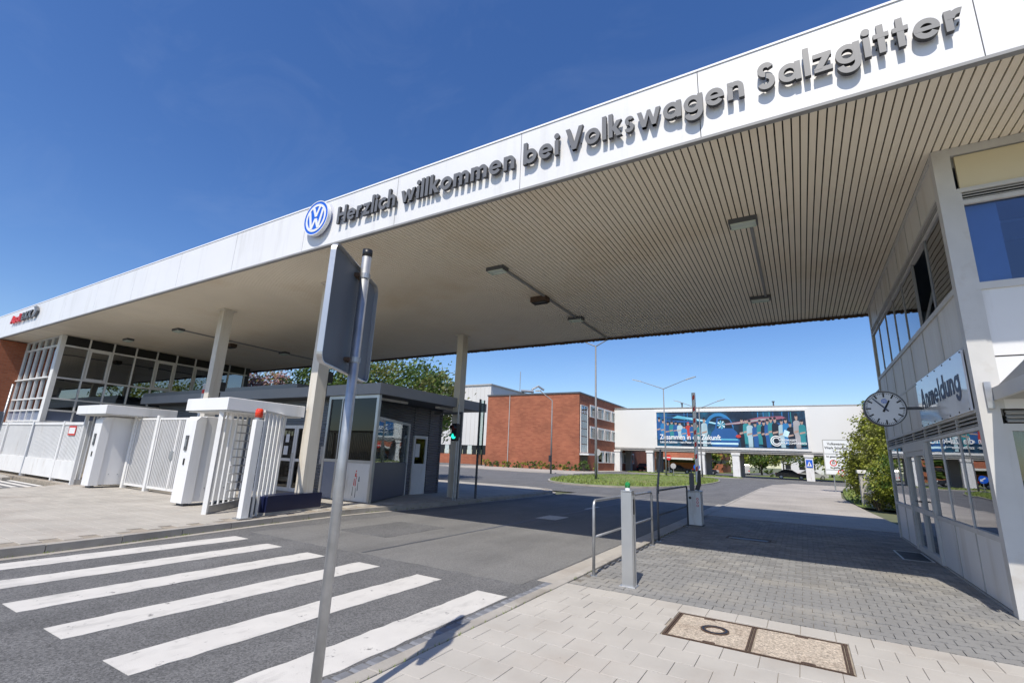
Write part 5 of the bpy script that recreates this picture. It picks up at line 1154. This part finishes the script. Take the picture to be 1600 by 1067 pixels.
for s_, z, sz in (('Volkswagen', 3.58, .28), ('Werk Salzgitter', 3.27, .28), ('Tor 1', 2.98, .26), ('Im gesamten Werk', 2.62, .21), ('Es gilt die StVO', 1.78, .19)):
    me = text_mesh(s_, sz, FY(ny), .051, .054, nx, z, align='CENTER', sx=.88, bold=.006); obj('print', me, M_black, t)
for z in (2.88, 1.66): obj('divider', MB().box(nx - .83, nx + .83, ny - .054, ny - .0505, z, z + .03), M_black, t)
for x, z in ((nx - .3, 2.2), (nx + .15, 1.48)): obj('limit_sign', MB().ringprism([(x + .24 * cos(q), z + .24 * sin(q)) for q in [2 * pi * j / 28 for j in range(28)]], [(x + .17 * cos(q), z + .17 * sin(q)) for q in [2 * pi * j / 28 for j in range(28)]], FY(ny), .051, .055), M_red, t)
me = text_mesh('30', .22, FY(ny), .051, .054, nx - .3, 2.13, align='CENTER', bold=.006); obj('print', me, M_black, t)
obj('print_symbol', MB().prism([(nx + .2, 2.28), (nx + .55, 2.28), (nx + .45, 2.16), (nx + .3, 2.16)], FY(ny), .051, .054), M_black, t)
def car(x, y, ang, col, lab, van=False, L=4.4):
    t = thing('parked_car', lab, 'van' if van else 'car', (x, y, 0), 'vehicles below the bridge')
    ca, sa = cos(ang), sin(ang); W = .88
    fn = lambda u, v, d: (x + u * ca - d * sa, y + u * sa + d * ca, v)
    m = pm('car_paint_' + '_'.join(str(int(c * 100)) for c in col), col, .25, metal=.2, var=.03, coat=.6)
    h = L / 2
    if van: body = [(-h, .3), (h, .3), (h, .95), (h - .15, 1.15), (h - .9, 1.25), (h - 1.5, 2.05), (-h + .1, 2.1), (-h, 1.9)]
    else: body = [(-h, .32), (-h + .1, .28), (h - .1, .28), (h, .38), (h - .02, .68), (h - .25, .82), (h - 1.15, .93), (-h + .35, .98), (-h + .02, .9)]
    obj('body', MB().prism(body, fn, -W, W), m, t)
    if not van:
        cab = [(h - 1.25, .92), (h - 2.0, 1.42), (-h + 1.2, 1.47), (-h + .35, .97)]
        mb = MB(); n = 4; A = [fn(u, v, -W + .04 + (.14 if v > 1.2 else 0)) for u, v in cab]; B = [fn(u, v, W - .04 - (.14 if v > 1.2 else 0)) for u, v in cab]
        mb.add(A + B, [(0, 1, 2, 3), (7, 6, 5, 4)] + [(i, (i + 1) % 4, 4 + (i + 1) % 4, 4 + i) for i in range(4)]); obj('glass_house', mb, M_black, t)
        obj('roof', MB().prism([(h - 2.05, 1.43), (h - 2.2, 1.47), (-h + 1.3, 1.5), (-h + 1.15, 1.475)], fn, -W + .17, W - .17), m, t)
    else:
        for s in (-1, 1): obj('side_window', MB().prism([(h - 1.0, 1.3), (h - 1.5, 1.9), (-h + .4, 1.92), (-h + .4, 1.35)], fn, s * W, s * (W + .01)), M_black, t)
        obj('windscreen', MB().prism([(h - .93, 1.29), (h - .92, 1.31), (h - 1.44, 2.0), (h - 1.47, 1.98)], fn, -W + .1, W - .1), M_black, t)
    for u in (-h + .8, h - .85):
        for s in (-1, 1):
            wh = obj('wheel', MB().prism([(u + .32 * cos(q), .32 + .32 * sin(q)) for q in [2 * pi * k / 20 for k in range(20)]], fn, s * (W - .2), s * (W + .015)), M_black, t)
            obj('rim', MB().prism([(u + .2 * cos(q), .32 + .2 * sin(q)) for q in [2 * pi * k / 14 for k in range(14)]], fn, s * (W + .0155), s * (W + .025)), M_alu, wh)
    for s in (-1, 1):
        obj('headlight', MB().prism([(h - .12, .62), (h + .012, .6), (h + .004, .74), (h - .2, .8)], fn, s * (W - .35), s * (W + .008)), M_signwhite, t)
        obj('tail_light', MB().prism([(-h - .012, .7), (-h + .15, .7), (-h + .2, .88), (-h - .004, .88)], fn, s * (W - .3), s * (W + .008)), M_red, t)
car(-1.6, 90, radians(2), (.012, .014, .018), 'black estate car driving under the bridge beside the last pillar')
car(-10.9, 118, radians(100), (.6, .6, .6), 'white van parked among the trees under the bridge', van=True, L=4.8)
car(-19.4, 93, radians(15), (.02, .022, .025), 'dark car parked by the no entry sign under the bridge')
car(-15.6, 98, radians(0), (.03, .035, .05), 'dark blue car parked behind the keep right sign')
car(-26.0, 94, radians(90), (.03, .03, .035), 'black car parked beside the leftmost bridge pillar')
car(1.5, 100, radians(3), (.45, .46, .48), 'silver car half hidden behind the last bridge pillar')

# ================================================================== TREES AND SHRUBS
def foliage(mb, cx, cy, cz, rx, ry, rz, nclump, nleaf, ls, rng, hollow=.45):
    for _ in range(nclump):
        while True:
            a, b, c = rng.uniform(-1, 1), rng.uniform(-1, 1), rng.uniform(-1, 1); r = (a * a + b * b + c * c) ** .5
            if hollow < r < 1: break
        px, py, pz = cx + a * rx, cy + b * ry, cz + c * rz; cr = .22 * min(rx, rz) * rng.uniform(.6, 1.5)
        for _ in range(nleaf):
            g_ = Vector((rng.gauss(0, .55), rng.gauss(0, .55), rng.gauss(0, .45))) * cr; q = Vector((px, py, pz)) + g_
            n_ = Vector((rng.gauss(0, 1), rng.gauss(0, 1), rng.gauss(.5, 1))).normalized(); u_ = n_.orthogonal().normalized(); v_ = n_.cross(u_)
            s_ = ls * rng.uniform(.6, 1.3)
            mb.add([q - u_ * s_, q + v_ * s_ * .55, q + u_ * s_, q - v_ * s_ * .55], [(0, 1, 2, 3)])
def tree(x, y, h, rx, rz, lab, leaf, seed, ncl=70, nl=60, ls=.12, leaf2=None, group='trees around the gate', trunkr=.2, z0=.0, hollow=.4):
    rng = random.Random(seed); t = thing('tree', lab, 'tree', (x, y, z0), group)
    zc = h - rz; tk = MB(); lean = rng.uniform(-.3, .3)
    pts = [(x, y, z0), (x + lean * .2, y, h * .25), (x + lean * .5, y + .1, h * .5), (x + lean, y + .1, h * .85)]
    tk.tube(pts, [trunkr, trunkr * .75, trunkr * .5, trunkr * .12], 8)
    for k in range(9):
        a = 2 * pi * k / 9 + rng.uniform(-.3, .3); zb = h * rng.uniform(.28, .6); r = rx * rng.uniform(.6, .95)
        e = (x + cos(a) * r, y + sin(a) * r, min(h * .95, zb + rz * rng.uniform(.4, 1.1)))
        tk.tube([(x + lean * .4, y, zb), (x + cos(a) * r * .5, y + sin(a) * r * .5, zb + (e[2] - zb) * .6), e], [trunkr * .4, trunkr * .25, trunkr * .06], 6)
    obj('trunk', tk, M_bark, t, smooth=True)
    f1 = MB(); foliage(f1, x, y, zc, rx, rx, rz, ncl, nl, ls, rng, hollow); obj('crown', f1, leaf, t)
    if leaf2: f2 = MB(); foliage(f2, x, y, zc, rx * 1.02, rx * 1.02, rz, ncl // 3, nl, ls, rng, hollow); obj('second_leaves', f2, leaf2, t)  # clumps in a second leaf colour, spread all round the crown
    return t
def shrub(x, y, z, rx, ry, h, lab, leaf, seed, ncl=50, nl=60, ls=.06, leaf2=None, group='shrubs'):
    rng = random.Random(seed); t = thing('shrub', lab, 'shrub', (x, y, z), group)
    tk = MB()
    for k in range(9):
        a = 2 * pi * k / 9; tk.tube([(x + cos(a) * .08, y + sin(a) * .08, z), (x + cos(a) * rx * .5, y + sin(a) * ry * .5, z + h * .8)], [.03, .008], 5)
    obj('stem', tk, M_bark, t)
    f1 = MB(); foliage(f1, x, y, z + h * .52, rx, ry, h * .5, ncl, nl, ls, rng, .25); obj('leaves', f1, leaf, t)
    if leaf2: f2 = MB(); foliage(f2, x, y, z + h * .56, rx, ry, h * .5, ncl // 2, nl, ls, rng, .6); obj('young_leaves', f2, leaf2, t)
tree(-24.5, 24.5, 8.3, 4.6, 3.3, 'green tree directly behind the guard booth roof', L_green, 1, 150, 90, .12, L_olive)
tree(-22.6, 27.0, 7.6, 2.0, 2.0, 'thin leaved tree at the right behind the booth roof', L_olive, 2, 80, 50, .10, hollow=.2)
tree(-28.5, 22.5, 8.0, 3.2, 3.2, 'dark green tree between the blossom tree and the booth', L_dark, 3, 140, 80, .12, L_green)
tree(-31.2, 19.6, 6.7, 2.9, 2.4, 'pink blossoming tree behind the booth beside the glass front', L_pink, 4, 130, 90, .10, L_yel)
tree(14.0, 31, 10, 4.5, 4.2, 'broad tree behind the reception mirrored in the office windows', L_yel, 5, 70, 50, .16, L_green)
tree(9.0, 24, 9, 3.6, 3.8, 'green tree close behind the reception building', L_green, 6, 60, 50, .15, L_yel)
tree(20.0, 38, 11, 5, 4.5, 'tall tree farthest behind the reception building', L_green, 12, 60, 50, .18, L_yel)
# slender young tree and shrubs right of the footpath
tree(4.2, 34.5, 5.9, 1.3, 2.2, 'slender yellow green young tree above the shrubs by the clock', L_yel, 7, 70, 60, .085, trunkr=.08, hollow=.1)
shrub(3.6, 30.4, .04, 1.7, 1.5, 3.7, 'tall yellow green shrub behind the concrete blocks', L_yel, 8, 110, 90, .07, L_olive)
shrub(3.35, 32.6, .04, 1.2, 1.2, 2.7, 'olive shrub beside the notice board', L_yel, 9, 90, 80, .07, L_olive)
shrub(3.75, 26.9, .04, 1.25, 1.1, 2.25, 'dense green shrub at the end of the reception wall', L_green, 10, 120, 90, .055, L_yel)
shrub(2.75, 26.9, .04, .5, .5, .75, 'low reddish shrub at the foot of the concrete blocks', L_olive, 11, 26, 40, .045)
for k, (x, y, z1, lab) in enumerate(((2.95, 28.4, 1.45, 'rough white concrete block standing among the shrubs, the nearer one'), (2.7, 29.7, 1.55, 'rough white concrete block standing among the shrubs, the farther one'))):
    t = thing('concrete_block', lab, 'block', (x, y, .04), 'concrete blocks in the shrubs')
    obj('stone', MB().bbox(x - .32, x + .38, y - .3, y + .3, .0, z1, .06), M_conc, t); obj('top_slab', MB().bbox(x - .4, x + .46, y - .38, y + .38, z1 + .001, z1 + .16, .03), M_whitep, t)
# planting along the blank brick wall
random.seed(17)
ORD = ('first', 'second', 'third', 'fourth', 'fifth', 'sixth', 'seventh', 'eighth', 'ninth', 'tenth', 'eleventh', 'twelfth', 'thirteenth', 'fourteenth', 'fifteenth')
for k in range(15):
    x = -43.2 + k * 1.12; shrub(x, 64.9 + random.uniform(-.3, .3), .08, .75, .5, random.uniform(.8, 1.25), ORD[k] + ' low shrub from the left along the blank brick wall', L_green if k % 3 else L_yel, 40 + k, 12, 26, .10, group='row of low shrubs along the brick wall')
shrub(-26.6, 65.2, .08, .8, .7, 1.5, 'rounder shrub at the corner of the brick block', L_green, 70, 18, 30, .1)
shrub(-25.4, 66.4, .08, .6, .6, 1.3, 'shrub at the entrance of the brick block', L_yel, 71, 16, 30, .1)
# trees seen below the bridge
for k, (x, y, h, r, lf, lab) in enumerate(((-7.5, 118, 7, 4.0, L_green, 'dense green tree left of the works road under the bridge'), (-12.8, 126, 9, 4.5, L_yel, 'yellow green tree behind the third bridge pillar'), (-4.2, 150, 10, 4.5, L_olive, 'olive tree far down the works road'), (5.5, 128, 9, 4.4, L_yel, 'pale tree right of the works road under the bridge'),
        (8.6, 104, 6, 3.4, L_yel, 'yellow green tree right of the last bridge pillar'), (11.5, 112, 7, 4, L_green, 'green tree near the right end of the bridge'), (-17.5, 112, 5, 2.6, L_green, 'small round tree behind the no entry sign'), (1.5, 160, 10, 5, L_green, 'large tree at the end of the works road'), (-11, 165, 11, 6, L_green, 'wide tree closing the view beyond the bridge'), (10, 150, 10, 5.5, L_olive, 'broad far tree at the right below the bridge'), (-24, 150, 11, 6, L_green, 'far tree behind the works hall at the left'))):
    tree(x, y, h, r, h * .42, lab, lf, 100 + k, 40, 34, .32, L_yel if lf is L_green else L_green, group='trees beyond the bridge')
shrub(-5.0, 101, .06, 1.2, 1.2, 1.3, 'round low shrub on the lawn under the bridge', L_green, 120, 14, 26, .14)
